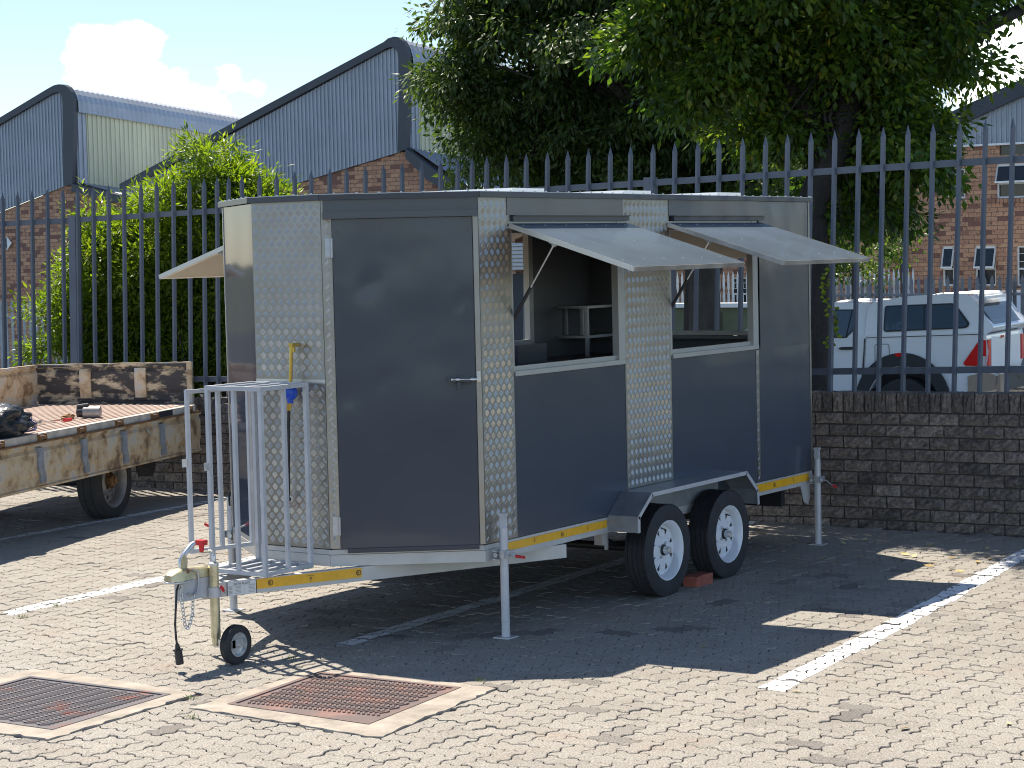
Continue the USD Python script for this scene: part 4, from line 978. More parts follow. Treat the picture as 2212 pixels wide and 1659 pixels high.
# gas bottle cage
CX0, CX1, CY0, CY1, CZ0, CZ1 = -1.012, -.602, .768, 1.178, .447, 1.493
cage = obj('gas_cage', MB().bx(CX0, CX1, CY0, CY0 + .024, CZ1 - .024, CZ1).bx(CX0, CX1, CY1 - .024, CY1, CZ1 - .024, CZ1).bx(CX0, CX0 + .024, CY0 + .0245, CY1 - .0245, CZ1 - .024, CZ1).bx(CX1 - .024, CX1, CY0 + .0245, CY1 - .0245, CZ1 - .024, CZ1), silver, tra)
def cbar(name, *a): obj(name, MB().bx(*a), silver, cage)
g = .0245
for (x, y) in ((CX0, CY0), (CX0, CY1 - .024), (CX1 - .024, CY0), (CX1 - .024, CY1 - .024)): cbar('corner_post', x, x + .024, y, y + .024, CZ0 + .0245, CZ1 - g)
cbar('upright', CX0, CX0 + .022, (CY0 + CY1) / 2 - .012, (CY0 + CY1) / 2 + .010, CZ0 + g, CZ1 - g)
cbar('upright', (CX0 + CX1) / 2 - .012, (CX0 + CX1) / 2 + .010, CY0, CY0 + .022, CZ0 + g, CZ1 - g)
for y in (.90, 1.04): cbar('top_bar', CX0 + g, CX1 - g, y, y + .022, CZ1 - .023, CZ1 - .001)
cbar('base_frame', CX0, CX1, CY0, CY0 + .024, CZ0, CZ0 + .024); cbar('base_frame', CX0, CX1, CY1 - .024, CY1, CZ0, CZ0 + .024)
cbar('base_frame', CX0, CX0 + .024, CY0 + g, CY1 - g, CZ0, CZ0 + .024); cbar('base_frame', CX1 - .024, CX1, CY0 + g, CY1 - g, CZ0, CZ0 + .024)
for y in (.865, .962, 1.06): cbar('base_slat', CX0 + g, CX1 - g, y, y + .022, CZ0 + .001, CZ0 + .022)
hx, hy = CX1 - .01, CY1 + .014
gd = nrm([-.415, .118, 0]); gl = .425
GD = Fr((hx, hy), gd[:2], (gd[1], -gd[0]))
gm = MB(); GD.slab(gm, 0, .022, .545, 1.468, 0, .022); GD.slab(gm, gl - .022, gl, .545, 1.468, 0, .022); GD.slab(gm, .022, gl - .022, .545, .567, 0, .022); GD.slab(gm, .022, gl - .022, 1.446, 1.468, 0, .022)
gate = obj('cage_gate', gm, silver, tra)
gm = MB(); GD.slab(gm, gl * .5 - .011, gl * .5 + .011, .567, 1.446, 0, .022); obj('upright', gm, silver, gate)
gm = MB(); GD.slab(gm, gl, gl + .034, 1.035, 1.080, .008, .012); obj('lock_tab', gm, zinc2, gate)
obj('lock_tab', MB().bx(CX0 - .032, CX0, CY1 - .012, CY1 - .008, 1.02, 1.065), zinc2, cage)
obj('cage_foot', MB().bx(CX1 - .05, CX1 - .01, CY0 + .005, CY0 + .045, .4415, .447).bx(CX1 - .05, CX1 - .01, CY1 - .05, CY1 - .01, .4415, .447), silver, cage)
# gas regulator and hose on the front plate
tp = np.array([-LT, .88, 0])
gr = obj('gas_pipe', MB().tube([(-.54, .880, 1.70), (-.585, .882, 1.702), (-.598, .888, 1.69), (-.598, .900, 1.50), (-.598, .906, 1.47)], .0105, 12), brass, tra, smooth=50)
obj('gas_tap', MB().bx(-.612, -.570, .868, .896, 1.692, 1.712).tube([(-.59, .885, 1.66), (-.59, .885, 1.69)], .015, 10), brass, gr)
obj('regulator', MB().lathe([(.0, -.026), (.036, -.024), (.044, -.008), (.044, .004), (.040, .010), (.030, .022), (.0, .026)], (-.600, .906, 1.430), nrm([-1, -.25, 0]), 28).tube([(-.600, .906, 1.372), (-.600, .906, 1.40)], .018, 12), blue_pl, gr, smooth=40)
obj('hose_fitting', MB().tube([(-.600, .916, 1.33), (-.600, .914, 1.372)], [.012, .015], 8), brass, gr)
obj('gas_hose', MB().tube([(-.600, .918, 1.335), (-.600, .924, 1.24), (-.601, .929, 1.12), (-.598, .936, .98), (-.590, .946, .88), (-.586, .955, .83)], .0095, 10), blackpl, gr, smooth=60)
obj('hose_end', MB().tube([(-.586, .955, .830), (-.586, .958, .815)], .018, 10), blackpl, gr)
obj('hose_valve', MB().tube([(-.586, .957, .815), (-.586, .962, .765)], [.010, .011], 10), red_pl, gr)

# brick chock between the wheels
bc = MB(); q = nrm([.985, -.06, 0])
m = trimesh.creation.box((.215, .10, .068)).subdivide().subdivide()
v = m.vertices.copy(); v += (meshkit.noise(v * 40) - .5)[:, None] * .004 + rng.normal(0, .0008, v.shape)
ck = obj('wheel_chock_brick', MB().add(v + np.array([2.185, -.155, .035]), m.faces), redbrick, label='red brick wedged between the two trailer wheels as a chock', cat='brick')
# ------------------------------------------------------------------ factory with two saw-tooth bays
XG, FALL = 24.144, -.080
def gy(poly): return [(y, z) for y, z in poly]
def lift(mb): 
    for v in mb.v: v[:, 2] += FALL * (v[:, 0] - XG)
    return mb
fac = thing('factory_building', 'face-brick factory with two grey sheeted saw-tooth gables and rounded ridges', 'factory', (XG, 24, -.35))
YZ = lambda poly, d0, d1, mb=None: (mb or MB()).prism(Polygon(poly), (XG + d0, 0, 0), Y, Z, X, d1 - d0)
# brick wall, its top following the sheeting
obj('brick_wall', YZ([(34, -.4), (34, 2.55), (30.65, 3.40), (28.444, 3.925), (28.085, 3.935), (26.5, 3.50), (26.5, 2.76), (22.531, 3.53), (18.775, 4.265), (18.5, 4.26), (17.92, 3.80), (16.2, 2.9), (16.2, -.4)], 0.02, .25), farbrick, fac)
def gable_sheet(poly):
    """Upright ribbed sheets filling the gable; each is a sheet of its own."""
    P = Polygon(poly); y0, _, y1, _ = P.bounds
    n = int((y1 - y0) / .62) + 1
    for k in range(n):
        b = sbox(y0 + k * .62, -5, y0 + (k + 1) * .62 - .004, 12).intersection(P)
        if b.is_empty: continue
        mb = YZ(list(b.exterior.coords)[:-1], -.012, .0)
        for r in range(6):
            yy = y0 + k * .62 + .05 + r * .103
            s = sbox(yy - .014, -5, yy + .014, 12).intersection(P)
            if not s.is_empty and s.geom_type == 'Polygon' and s.area > .01: mb.prism(s, (XG - .034, 0, 0), Y, Z, X, .022)
        obj('sheet', mb, sheet_m, fac)
gable_sheet([(34, 4.21), (30.535, 5.418), (28.75, 6.03), (28.42, 6.075), (28.335, 6.02), (28.36, 3.945), (28.444, 3.93), (30.65, 3.406), (34, 2.56)])
gable_sheet([(26.6, 3.70), (19.1, 6.33), (18.86, 6.385), (18.72, 6.31), (18.775, 4.27), (22.531, 3.54), (26.6, 2.74)])
def band(outer, inner, name='edge_trim', d0=-.10, d1=.03):
    p = Polygon(list(outer) + list(inner)[::-1]).buffer(0)
    obj(name, MB().prism(p, (XG + d0, 0, 0), Y, Z, X, d1 - d0), trim_m, fac)
o1 = [(34, 4.36), (30.527, 5.569), (28.793, 6.175), (28.60, 6.235), (28.44, 6.252), (28.28, 6.235), (28.14, 6.165), (28.04, 6.05), (27.985, 5.88), (28.0, 5.2), (28.113, 3.96)]
i1 = [(34, 4.20), (30.535, 5.410), (28.80, 6.01), (28.62, 6.065), (28.48, 6.075), (28.40, 6.05), (28.355, 5.99), (28.34, 5.9), (28.335, 5.8), (28.35, 5.2), (28.40, 3.94)]
band(o1, i1)
o2 = [(26.62, 3.915), (19.066, 6.500), (18.95, 6.565), (18.80, 6.588), (18.68, 6.565), (18.57, 6.48), (18.50, 6.37), (18.455, 6.20), (18.48, 5.5), (18.56, 4.31)]
i2 = [(26.62, 3.74), (19.10, 6.335), (19.0, 6.375), (18.90, 6.385), (18.82, 6.37), (18.76, 6.33), (18.72, 6.26), (18.705, 6.15), (18.72, 5.5), (18.78, 4.27)]
band(o2, i2)
band([(28.11, 3.975), (26.4, 3.62)], [(28.11, 3.80), (26.4, 3.44)], d0=-.14)
band([(18.56, 4.33), (17.90, 3.895), (16.2, 2.95)], [(18.56, 4.13), (18.03, 3.67), (16.2, 2.72)], d0=-.14)
def ridge_roof(prof, L, name, m, pitch=.16, amp=.022):
    prof = np.asarray(prof, float); xs = np.arange(0, L, pitch / 4)
    tg = np.gradient(prof, axis=0); nn = np.stack([tg[:, 1], -tg[:, 0]], 1); nn /= np.linalg.norm(nn, axis=1, keepdims=True)
    w = np.abs(((xs / pitch) % 1) - .5) * 2; w = np.clip((w - .35) / .3, 0, 1) * amp
    V = np.stack([np.c_[np.full(len(prof), XG + .03 + x), prof + nn * a] for x, a in zip(xs, w)])
    k = len(prof); f = [[i * k + j, i * k + j + 1, (i + 1) * k + j + 1, (i + 1) * k + j] for i in range(len(xs) - 1) for j in range(k - 1)]
    obj(name, lift(MB().add(V.reshape(-1, 3), f)), m, fac)
arc1 = [(34, 4.30), (30.5, 5.52), (28.80, 6.12), (28.60, 6.19), (28.44, 6.205), (28.28, 6.19), (28.14, 6.12), (28.04, 6.00), (27.985, 5.85), (27.97, 5.60)]
arc2 = [(26.6, 3.86), (19.10, 6.44), (18.95, 6.52), (18.80, 6.54), (18.68, 6.52), (18.57, 6.43), (18.50, 6.32), (18.45, 6.15), (18.44, 5.45)]
ridge_roof(arc1, 16, 'ridge_sheeting', sheet_m); ridge_roof(arc2, 14, 'ridge_sheeting', sheet_m)
def clerestory(y, z0, z1, L):
    for k, x0 in enumerate(np.arange(.03, L, .72)):
        m = sheet_m if k == 0 else clad_yel
        x1 = .30 if k == 0 else .715
        x0_ = x0 if k == 0 else x0 - .40
        mb = MB().bx(XG + x0_, XG + x0_ + x1, y, y + .02, z0, z1)
        for r in np.arange(.06, x1, .145): mb.bx(XG + x0_ + r - .022, XG + x0_ + r + .022, y - .022, y, z0, z1)
        obj('clerestory_sheet', lift(mb), m, fac)
clerestory(28.05, 3.95, 5.70, 13.5); clerestory(18.55, 4.25, 5.60, 6)
ridge_roof([(28.08, 3.99), (26.45, 3.60)], 14, 'valley_roof', sheet_m, amp=.03); ridge_roof([(18.56, 4.33), (16.5, 3.1)], 10, 'valley_roof', sheet_m, amp=.03)
obj('shell_wall', MB().bx(XG + 13, XG + 13.2, 16, 34, -.4, 3), farbrick, fac)
sg = thing('diamond_sign', 'white diamond sign on the brick gable wall at the left edge', 'sign', (24.1, 30.36, 2.67))
obj('plate', MB().prism(Polygon([(-.16, 0), (0, .16), (.16, 0), (0, -.16)]), (24.09, 30.40, 2.67), Y, Z, X, .02), white_pt, sg)
obj('dark_half', MB().prism(Polygon([(.0, .14), (.0, -.14), (.14, 0)]), (24.085, 30.40, 2.67), Y, Z, X, .004), trim_m, sg)

# ------------------------------------------------------------------ second brick building on the right
XR = 28.553
bld = thing('brick_building', 'mottled face-brick building with white steel windows behind the parked cars', 'building', (XR, 9, -.35))
wins = [(8.725, 8.963, 1.33, 2.107), (7.878, 8.296, 1.325, 2.10), (7.05, 7.462, 1.32, 2.08), (7.15, 7.85, 2.996, 3.654), (8.485, 8.85, 3.02, 3.6), (12.9, 13.62, .95, 1.55), (6.2, 6.62, 1.32, 2.08)]
wpoly = sbox(4.0, -.4, 9.70, 4.03).union(sbox(9.68, -.4, 17.5, 3.4)).difference(shapely.union_all([sbox(a, c, b, d) for a, b, c, d in wins] + [sbox(4.6, 3.81, 7.79, 4.0)]))
obj('brick_wall', MB().prism(wpoly, (XR, 0, 0), Y, Z, X, .22), farbrick, bld)
obj('back_wall', MB().bx(XR + 2.5, XR + 2.6, 4, 17.5, -.4, 4.0), trim_m, bld)
for k, (a, b, c, d) in enumerate(wins):
    f = obj('window', MB().bx(XR + .03, XR + .07, a, a + .032, c, d).bx(XR + .03, XR + .07, b - .032, b, c, d).bx(XR + .03, XR + .07, a + .032, b - .032, c, c + .032).bx(XR + .03, XR + .07, a + .032, b - .032, d - .032, d).bx(XR + .032, XR + .068, a + .032, b - .032, c + (d - c) * .40, c + (d - c) * .40 + .035), white_pt, bld)
    obj('pane', MB().bx(XR + .08, XR + .085, a, b, c, d), glass_win, f)
    obj('glazing_bar', MB().bx(XR + .072, XR + .079, a + .03, b - .03, c + (d - c) * .60, c + (d - c) * .60 + .012).bx(XR + .072, XR + .079, a + .03, b - .03, c + (d - c) * .80, c + (d - c) * .80 + .012), white_pt, f)
    if k in (0, 1, 3):   # top-hung sash pushed open
        zt, zb, dx = d - .03, c + (d - c) * .44, .13
        o = np.array([XR + .02, a, zt]); s = np.array([-dx, 0, zb - zt])
        mb = MB()
        mb.box(o, (0, .03, 0), s, (.02, 0, 0)); mb.box(o + (0, b - a - .03, 0), (0, .03, 0), s, (.02, 0, 0)); mb.box(o + s, (0, b - a, 0), (.02, 0, 0), (0, 0, .035)); mb.box(o, (0, b - a, 0), (.02, 0, 0), (0, 0, -.03))
        obj('sash', mb, white_pt, f)
        obj('sash_glass', MB().box(o + (.008, .03, 0), (0, b - a - .06, 0), s, (.004, 0, 0)), glass_win, f)
    sill = MB()
    for yy in np.arange(a - .06, b + .06, .078): sill.bx(XR - .02, XR + .03, yy, yy + .068, c - .115, c - .008)
    obj('sill_bricks', sill, redbrick if False else farbrick, bld, kind='stuff')
obj('strip_window', MB().bx(XR + .05, XR + .06, 4.6, 7.79, 3.81, 4.0), glass_win, bld)
obj('sheeting_edge', MB().bx(XR - .06, XR - .03, 4.0, 9.75, 4.005, 4.045), white_pt, bld)
yy = 4.0
while yy < 9.6:
    zt = 4.70 + (8.065 - yy) * .381 if yy < 9.3 else 4.23
    zt = max(zt, 4.1)
    mb = MB().bx(XR - .02, XR, yy, yy + .596, 4.046, zt)
    for r in range(6): mb.bx(XR - .04, XR - .02, yy + .04 + r * .1, yy + .07 + r * .1, 4.046, zt - .03)
    obj('sheet', mb, sheet_m, bld)
    yy += .60
obj('edge_trim', MB().bar((XR - .06, 9.8, 4.829 - .06 + (8.065 - 9.8) * .381), (XR - .06, 3.6, 4.829 - .06 + (8.065 - 3.6) * .381), .16, .30), trim_m, bld)
obj('roof', MB().bar((XR + 3, 9.8, 4.80 + (8.065 - 9.8) * .381), (XR + 3, 3.6, 4.80 + (8.065 - 3.6) * .381), 6, .06), sheet_m, bld)
obj('downpipe', MB().tube([(XR - .08, 9.74, -.3), (XR - .08, 9.74, 4.0)], .055, 10), trim_m, bld)
rb = thing('barrel_roofed_shed', 'distant shed with a ribbed grey barrel roof above the trees at the right', 'shed', (48.5, 15.2, 0))
th = np.linspace(0, PI, 25); xs = np.arange(0, 8, .08)
V = np.stack([np.stack([np.full(25, 48.5 + x), 14.7 + 1.35 * np.cos(th) * (1 + (.012 if k % 3 == 0 else 0)), 5.15 + 1.45 * np.sin(th) * (1 + (.012 if k % 3 == 0 else 0))], 1) for k, x in enumerate(xs)])
obj('roof', MB().add(V.reshape(-1, 3), [[i * 25 + j, i * 25 + j + 1, (i + 1) * 25 + j + 1, (i + 1) * 25 + j] for i in range(len(xs) - 1) for j in range(24)]), sheet_m, rb)
obj('wall', MB().bx(48.6, 56, 13.4, 16.0, -.4, 5.15), sheet_m, rb)
obj('end_wall', MB().prism(shapely.Point(14.7, 5.15).buffer(1.33).intersection(sbox(10, 5.15, 20, 9)), (48.52, 0, 0), Y, Z, X, .05), sheet_m, rb)

# olive wall and fences beyond the car park
gw = thing('green_wall', 'low olive green wall with white coping seen through the rear serving hatch', 'wall', (22.6, 11, -.35))
obj('wall', MB().bx(22.6, 22.8, 9.3, 14.5, -.4, 1.13), greenwall, gw)
obj('coping', MB().bx(22.52, 22.88, 9.3, 14.5, 1.13, 1.205), white_pt, gw)
for yy in np.arange(9.6, 14.5, 1.05): obj('pier', MB().bx(22.575, 22.6, yy, yy + .02, -.4, 1.05), greenwall, gw)
def palisade(name, label, p0, p1, pitch, z0, z1, wd, m, rails, post=None, split=False):
    p0, p1 = np.array([*p0, 0.0]), np.array([*p1, 0.0]); d = p1 - p0; L = np.linalg.norm(d); d /= L; n = np.array([-d[1], d[0], 0])
    t = thing(name, label, 'fence', (*((p0 + p1) / 2)[:2], -.35))
    for k in range(int(L / pitch)):
        c = p0 + d * (k + .5) * pitch
        if split:   # a wavy spear pale, twisted at two heights
            mb = MB()
            prof = [(z0, wd), (z1 - .42, wd), (z1 - .36, wd * .45), (z1 - .28, wd), (z1 - .10, wd * .8), (z1, .004)]
            vs = []
            for z, h in prof: vs += [c - d * h / 2 + Z * z - n * .01, c + d * h / 2 + Z * z - n * .01, c + d * h / 2 + Z * z + n * .01, c - d * h / 2 + Z * z + n * .01]
            fs = [[i * 4 + q, i * 4 + (q + 1) % 4, (i + 1) * 4 + (q + 1) % 4, (i + 1) * 4 + q] for i in range(len(prof) - 1) for q in range(4)]
            mb.add(vs, fs)
        else:
            mb = MB(); h = wd / 2
            poly = Polygon([(-h, z0), (h, z0), (h, z1 - .09), (0, z1), (-h, z1 - .09)])
            mb.prism(poly, c - n * .006, d, Z, n, .012)
        obj('pale', mb, m, t)
    for z in rails: obj('rail', MB().bar(p0 + n * .03 + Z * z, p1 + n * .03 + Z * z, .04, .045), m, t)
    if post:
        for s in np.arange(.1, L, post): obj('post', MB().bar(p0 + d * s + n * .06 + Z * -.4, p0 + d * s + n * .06 + Z * (z1 - .12), .07, .07, up=d), m, t)
    return t
palisade('palisade_fence', 'grey steel palisade fence standing behind the white pickup', (24.6, 3.4), (24.6, 10.3), .135, -.3, 1.60, .062, grey_fence, (1.27, .3), 2.6)
palisade('palisade_fence', 'white palisade fence with twisted spear tops beyond the pickup cab', (25.2, 8.1), (23.0, 13.6), .085, 1.21 - 1.5, 1.74, .045, white_fence, (1.05,), split=True)
palisade('palisade_fence', 'pale galvanised palisade fence behind the bright green bush at the left', (15.3, 22.2), (15.6, 9.0), .145, -.3, 1.58, .060, galv_fence, (1.25, .2), 2.9)
cp_ = thing('carport', 'white ribbed carport roof edge seen through the front serving hatch', 'carport', (13.6, 9.3, -.35))
for k in range(7): obj('roof_rib', MB().tube([(12.9, 10.0, 1.975 + k * .052), (13.4, 7.3, 1.975 + k * .052)], .024, 8), white_sheet, cp_, smooth=40)
obj('dark_wall', MB().bar((13.2, 10.0, .8), (13.7, 7.3, .8), .1, 2.2), trim_m, cp_)

# ------------------------------------------------------------------ pickup and other parked vehicles
KS, PK_ROT = .883, 6.0
def pk(y, z): return (KS * (4.13 + .92 * (y - 4.13)) - .781, KS * z + .257)
PXN, PWD = 15.18, 1.80
pick_ = thing('pickup_truck', 'white double cab pickup with a canopy parked behind the fence', 'pickup', (16.1, 5.0, -.30))
def body(poly, m, name, parent=pick_, z_tum=None, k=.26, inset=0.0):
    mb = MB()
    P = Polygon([pk(*q) for q in poly]); P = P.buffer(.03).buffer(-.06).buffer(.03) if P.area > .2 else P
    mm = trimesh.creation.extrude_polygon(P, 1.0, engine='earcut'); v = np.asarray(mm.vertices)
    # the flanks are cut into rings so that the edges round over
    rings = [0, .012, .035, .5, .965, .988, 1]
    ext = np.array(P.exterior.coords)[:-1]; cen = ext.mean(0); n_ = len(ext)
    off = {0: .030, .012: .012, .035: 0, .5: 0, .965: 0, .988: .012, 1: .030}
    def ring(t):
        q = ext.copy(); o_ = off[t]
        e1 = q - np.roll(q, 1, 0); e2 = np.roll(q, -1, 0) - q
        nn = np.stack([-(e1 + e2)[:, 1], (e1 + e2)[:, 0]], 1); nn /= np.maximum(np.linalg.norm(nn, axis=1, keepdims=True), 1e-9)
        q = q + nn * o_ * .9
        zz = pk(0, z_tum)[1] if z_tum is not None else 1e9
        sh = np.clip(q[:, 1] - zz, 0, None) * k + inset
        x = PXN + sh + t * (PWD - 2 * sh)
        return np.c_[x, q]
    R = [ring(t) for t in rings]; V = np.vstack(R); F_ = []
    for i in range(len(rings) - 1):
        for j in range(n_): F_.append([i * n_ + j, (i + 1) * n_ + j, (i + 1) * n_ + (j + 1) % n_, i * n_ + (j + 1) % n_])
    mb.add(V, F_)
    tv, tf = trimesh.creation.triangulate_polygon(Polygon(R[0][:, 1:]), engine='earcut')
    for rr, fl in ((0, False), (len(rings) - 1, True)):
        zz = pk(0, z_tum)[1] if z_tum is not None else 1e9
        sh = np.clip(tv[:, 1] - zz, 0, None) * k + inset; x = PXN + sh if rr == 0 else PXN + PWD - sh
        mb.add(np.c_[x, tv], tf[:, ::-1] if not fl else tf)
    return obj(name, mb, m, parent, smooth=30)
arc = lambda yc, zc_, r, a0, a1, n=14: [(yc + r * math.cos(t), zc_ + r * math.sin(t)) for t in np.linspace(a0, a1, n)]
WYR, WYF, WZ = 5.445, 8.92, -.185
bed = [(4.40, .05), (4.25, .10), (4.14, .43), (4.115, .62), (4.15, .86), (4.30, .872), (6.02, .822), (6.10, .30), (6.06, -.02)] + arc(WYR, WZ, .62, .30, PI - .30)
body(bed, car_white, 'load_bed')
cab = [(6.17, -.02), (6.10, .35), (6.06, .84), (6.6, .83), (7.6, .815), (8.35, .80), (9.2, .74), (9.72, .62), (9.86, .40), (9.88, .0), (9.80, -.12)] + arc(WYF, WZ, .60, .15, PI - .15) + [(7.9, -.10), (6.4, -.10)]
body(cab, car_white, 'cab_body')
body([(6.07, .81), (6.02, 1.15), (5.97, 1.27), (6.05, 1.30), (6.76, 1.315), (7.15, 1.29), (7.40, 1.22), (8.30, .82)], car_white, 'cab_roof', z_tum=.85)
body([(4.17, .875), (4.02, .95), (4.20, 1.13), (4.36, 1.34), (4.46, 1.415), (4.75, 1.42), (5.44, 1.385), (5.93, 1.305), (6.0, 1.24), (6.03, .83)], car_white, 'canopy', z_tum=.90, k=.20, inset=.004)
def side_patch(poly, m, name, parent=pick_, d=.004, z_tum=.9, k=.22, th=.006, rnd=.02, inset=0.0, smooth=False):
    P = Polygon([pk(*q) for q in poly]).buffer(-rnd).buffer(rnd)
    mm = trimesh.creation.extrude_polygon(P, th, engine='earcut'); v = np.asarray(mm.vertices)
    sh = np.clip(v[:, 1] - pk(0, z_tum)[1], 0, None) * k + inset
    return obj(name, MB().add(np.c_[PXN + sh - d - v[:, 2], v[:, :2]], mm.faces[:, ::-1]), m, parent)
cw = side_patch([(5.752, .905), (5.748, 1.285), (4.66, 1.315), (4.56, 1.24), (4.385, 1.04), (4.385, .985), (4.45, .955)], arch_bl, 'canopy_window', d=.004, k=.20, rnd=.04)
side_patch([(5.73, .93), (5.728, 1.265), (5.115, 1.283), (5.105, .945)], glass_car, 'pane', cw, d=.010, k=.20)
side_patch([(5.085, .945), (5.095, 1.283), (4.67, 1.293), (4.575, 1.225), (4.415, 1.03), (4.42, .995), (4.47, .975)], glass_car, 'pane', cw, d=.010, k=.20, rnd=.03)
cw = side_patch([(6.215, .97), (6.215, 1.235), (7.18, 1.235), (7.35, 1.17), (7.85, .82), (6.36, .82)], arch_bl, 'cab_window', k=.26, z_tum=.85, d=.004)
side_patch([(6.23, .985), (6.228, 1.215), (6.28, 1.217), (6.345, .86)], glass_car, 'pane', cw, k=.26, z_tum=.85, d=.010, rnd=.006)
side_patch([(6.37, .838), (6.30, 1.217), (6.78, 1.217), (6.81, .838)], glass_car, 'pane', cw, k=.26, z_tum=.85, d=.010, rnd=.01)
side_patch([(6.85, .838), (6.83, 1.217), (7.17, 1.217), (7.33, 1.155), (7.75, .838)], glass_car, 'pane', cw, k=.26, z_tum=.85, d=.010, rnd=.01)
side_patch([(6.238, .66), (6.26, .69), (6.45, .685), (6.50, .66), (6.44, .645), (6.26, .650)], arch_bl, 'door_handle', d=.012, th=.02, rnd=.008)
side_patch([(6.158, .03), (6.10, .35), (6.068, .81), (6.056, .81), (6.088, .35), (6.146, .03)], arch_bl, 'cab_gap', d=.002, rnd=.001)
side_patch([(6.76, -.05), (6.80, .81), (6.81, .81), (6.77, -.05)], arch_bl, 'door_gap', d=.001, rnd=.001)
side_patch([(6.03, .826), (4.16, .878), (4.16, .868), (6.03, .816)], arch_bl, 'canopy_seam', d=.003, rnd=.001)
fl = Polygon([pk(*q) for q in [(5.90, .455), (5.90, .73), (5.66, .735), (5.65, .46)]]).buffer(-.03).buffer(.03); fl = fl.difference(fl.buffer(-.009))
mm = trimesh.creation.extrude_polygon(fl, .002, engine='earcut'); obj('fuel_flap', MB().add(np.c_[PXN - .001 - mm.vertices[:, 2], mm.vertices[:, :2]], mm.faces[:, ::-1]), grey_fence, pick_)
for yc in (WYR, WYF):
    oa = arc(yc, WZ, .79, .22, PI - .22, 20); ia = arc(yc, WZ, .60, .28, PI - .28, 20)
    side_patch(oa + ia[::-1], arch_bl, 'wheel_arch', d=.002, th=.045, rnd=.004)
    obj('wheel_well', MB().lathe([(.0, 0), (.60 * KS, 0), (.60 * KS, .9)], (PXN + .25, *pk(yc, WZ)), X, 24), arch_bl, pick_)
    for xx, sg_ in ((PXN + .13, -1), (PXN + PWD - .13, 1)):
        c = np.array([xx, *pk(yc, WZ)]); R_ = .385
        w = obj('wheel', MB().lathe([(.22, -.11), (.30, -.125), (R_ - .02, -.12), (R_, -.09), (R_, .09), (R_ - .02, .12), (.30, .125), (.22, .11)], c, (sg_, 0, 0), 36), old_rubber, pick_, smooth=35)
        rm = MB().lathe([(.22, .08), (.225, .105), (.205, .10), (.195, .05), (.03, .04), (.0, .06)], c, (sg_, 0, 0), 30)
        obj('rim', rm, arch_bl, w, smooth=35)
        sp = MB()
        for a in np.arange(6) * PI / 3 + .2:
            for da in (-.09, .09):
                p = c + np.array([sg_ * .085, .04 * math.cos(a + da), .04 * math.sin(a + da)]); q = c + np.array([sg_ * .095, .205 * math.cos(a + da * .9), .205 * math.sin(a + da * .9)])
                sp.bar(p, q, .02, .016, up=X)
        sp.lathe([(.212, .085), (.214, .106), (.200, .106), (.200, .085)], c, (sg_, 0, 0), 30)
        obj('spokes', sp, chrome, w)
side_patch([(5.555, .60), (5.40, .605), (5.44, .55), (5.53, .55)], tail_red, 'side_reflector', d=.048, th=.006, rnd=.005)
tl = side_patch([(4.215, .79), (4.475, .455), (4.44, .42), (4.115, .42), (4.115, .79)], tail_red, 'tail_lamp', d=.003, th=.012, rnd=.02)
side_patch([(4.215, .56), (4.215, .425), (4.118, .425), (4.118, .56)], tail_clear, 'reverse_lamp', tl, d=.016, th=.004, rnd=.01)
def rear(x0, x1, z0, z1, yo, m, name, parent=pick_, dy=.0, th=.01):
    a, b = pk(yo, z0), pk(yo + dy, z1)
    return obj(name, MB().box((x0, a[0], a[1]), (x1 - x0, 0, 0), (0, b[0] - a[0], b[1] - a[1]), (0, -th, 0)), m, parent)
rear(PXN + .02, PXN + .14, .42, .79, 4.112, tail_red, 'tail_lamp', th=.02); rear(PXN + PWD - .14, PXN + PWD - .02, .42, .79, 4.112, tail_red, 'tail_lamp', th=.02)
rear(PXN + .19, PXN + PWD - .19, .36, .80, 4.118, car_white, 'tailgate', th=.02)
rear(PXN + .85, PXN + 1.05, .60, .68, 4.10, chrome, 'tailgate_handle', th=.02)
rear(PXN + .60, PXN + .72, .79, .825, 4.09, tail_red, 'brake_lamp', th=.02)
rear(PXN + .25, PXN + PWD - .25, 1.00, 1.29, 4.085, glass_car, 'rear_window', dy=.225, th=.012)
side_patch([(4.40, .02), (4.16, .05), (3.98, .08), (3.96, .30), (4.12, .33), (4.40, .28)], chrome, 'bumper_end', d=-.03, th=.05, rnd=.03)
rear(PXN + .03, PXN + .45, .06, .30, 3.97, chrome, 'rear_bumper', th=.05); rear(PXN + 1.35, PXN + PWD - .03, .06, .30, 3.97, chrome, 'rear_bumper', th=.05); rear(PXN + .455, PXN + 1.345, .04, .32, 3.99, arch_bl, 'bumper_step', th=.05)
rear(PXN + .3, PXN + PWD - .3, 1.36, 1.40, 4.33, car_white, 'canopy_spoiler', th=.10)

# turn the pickup a little about its near rear corner
px_ = UsdGeom.Xform(pick_); c_ = np.array([15.18, 2.9]); b_ = np.array([16.1, 5.0]) - c_; a_ = math.radians(PK_ROT)
nb = c_ + np.array([b_[0] * math.cos(a_) - b_[1] * math.sin(a_), b_[0] * math.sin(a_) + b_[1] * math.cos(a_)]) + [0, .05]
px_.GetOrderedXformOps()[0].Set(Gf.Vec3d(float(nb[0]), float(nb[1]), -.30)); px_.AddRotateZOp().Set(PK_ROT)

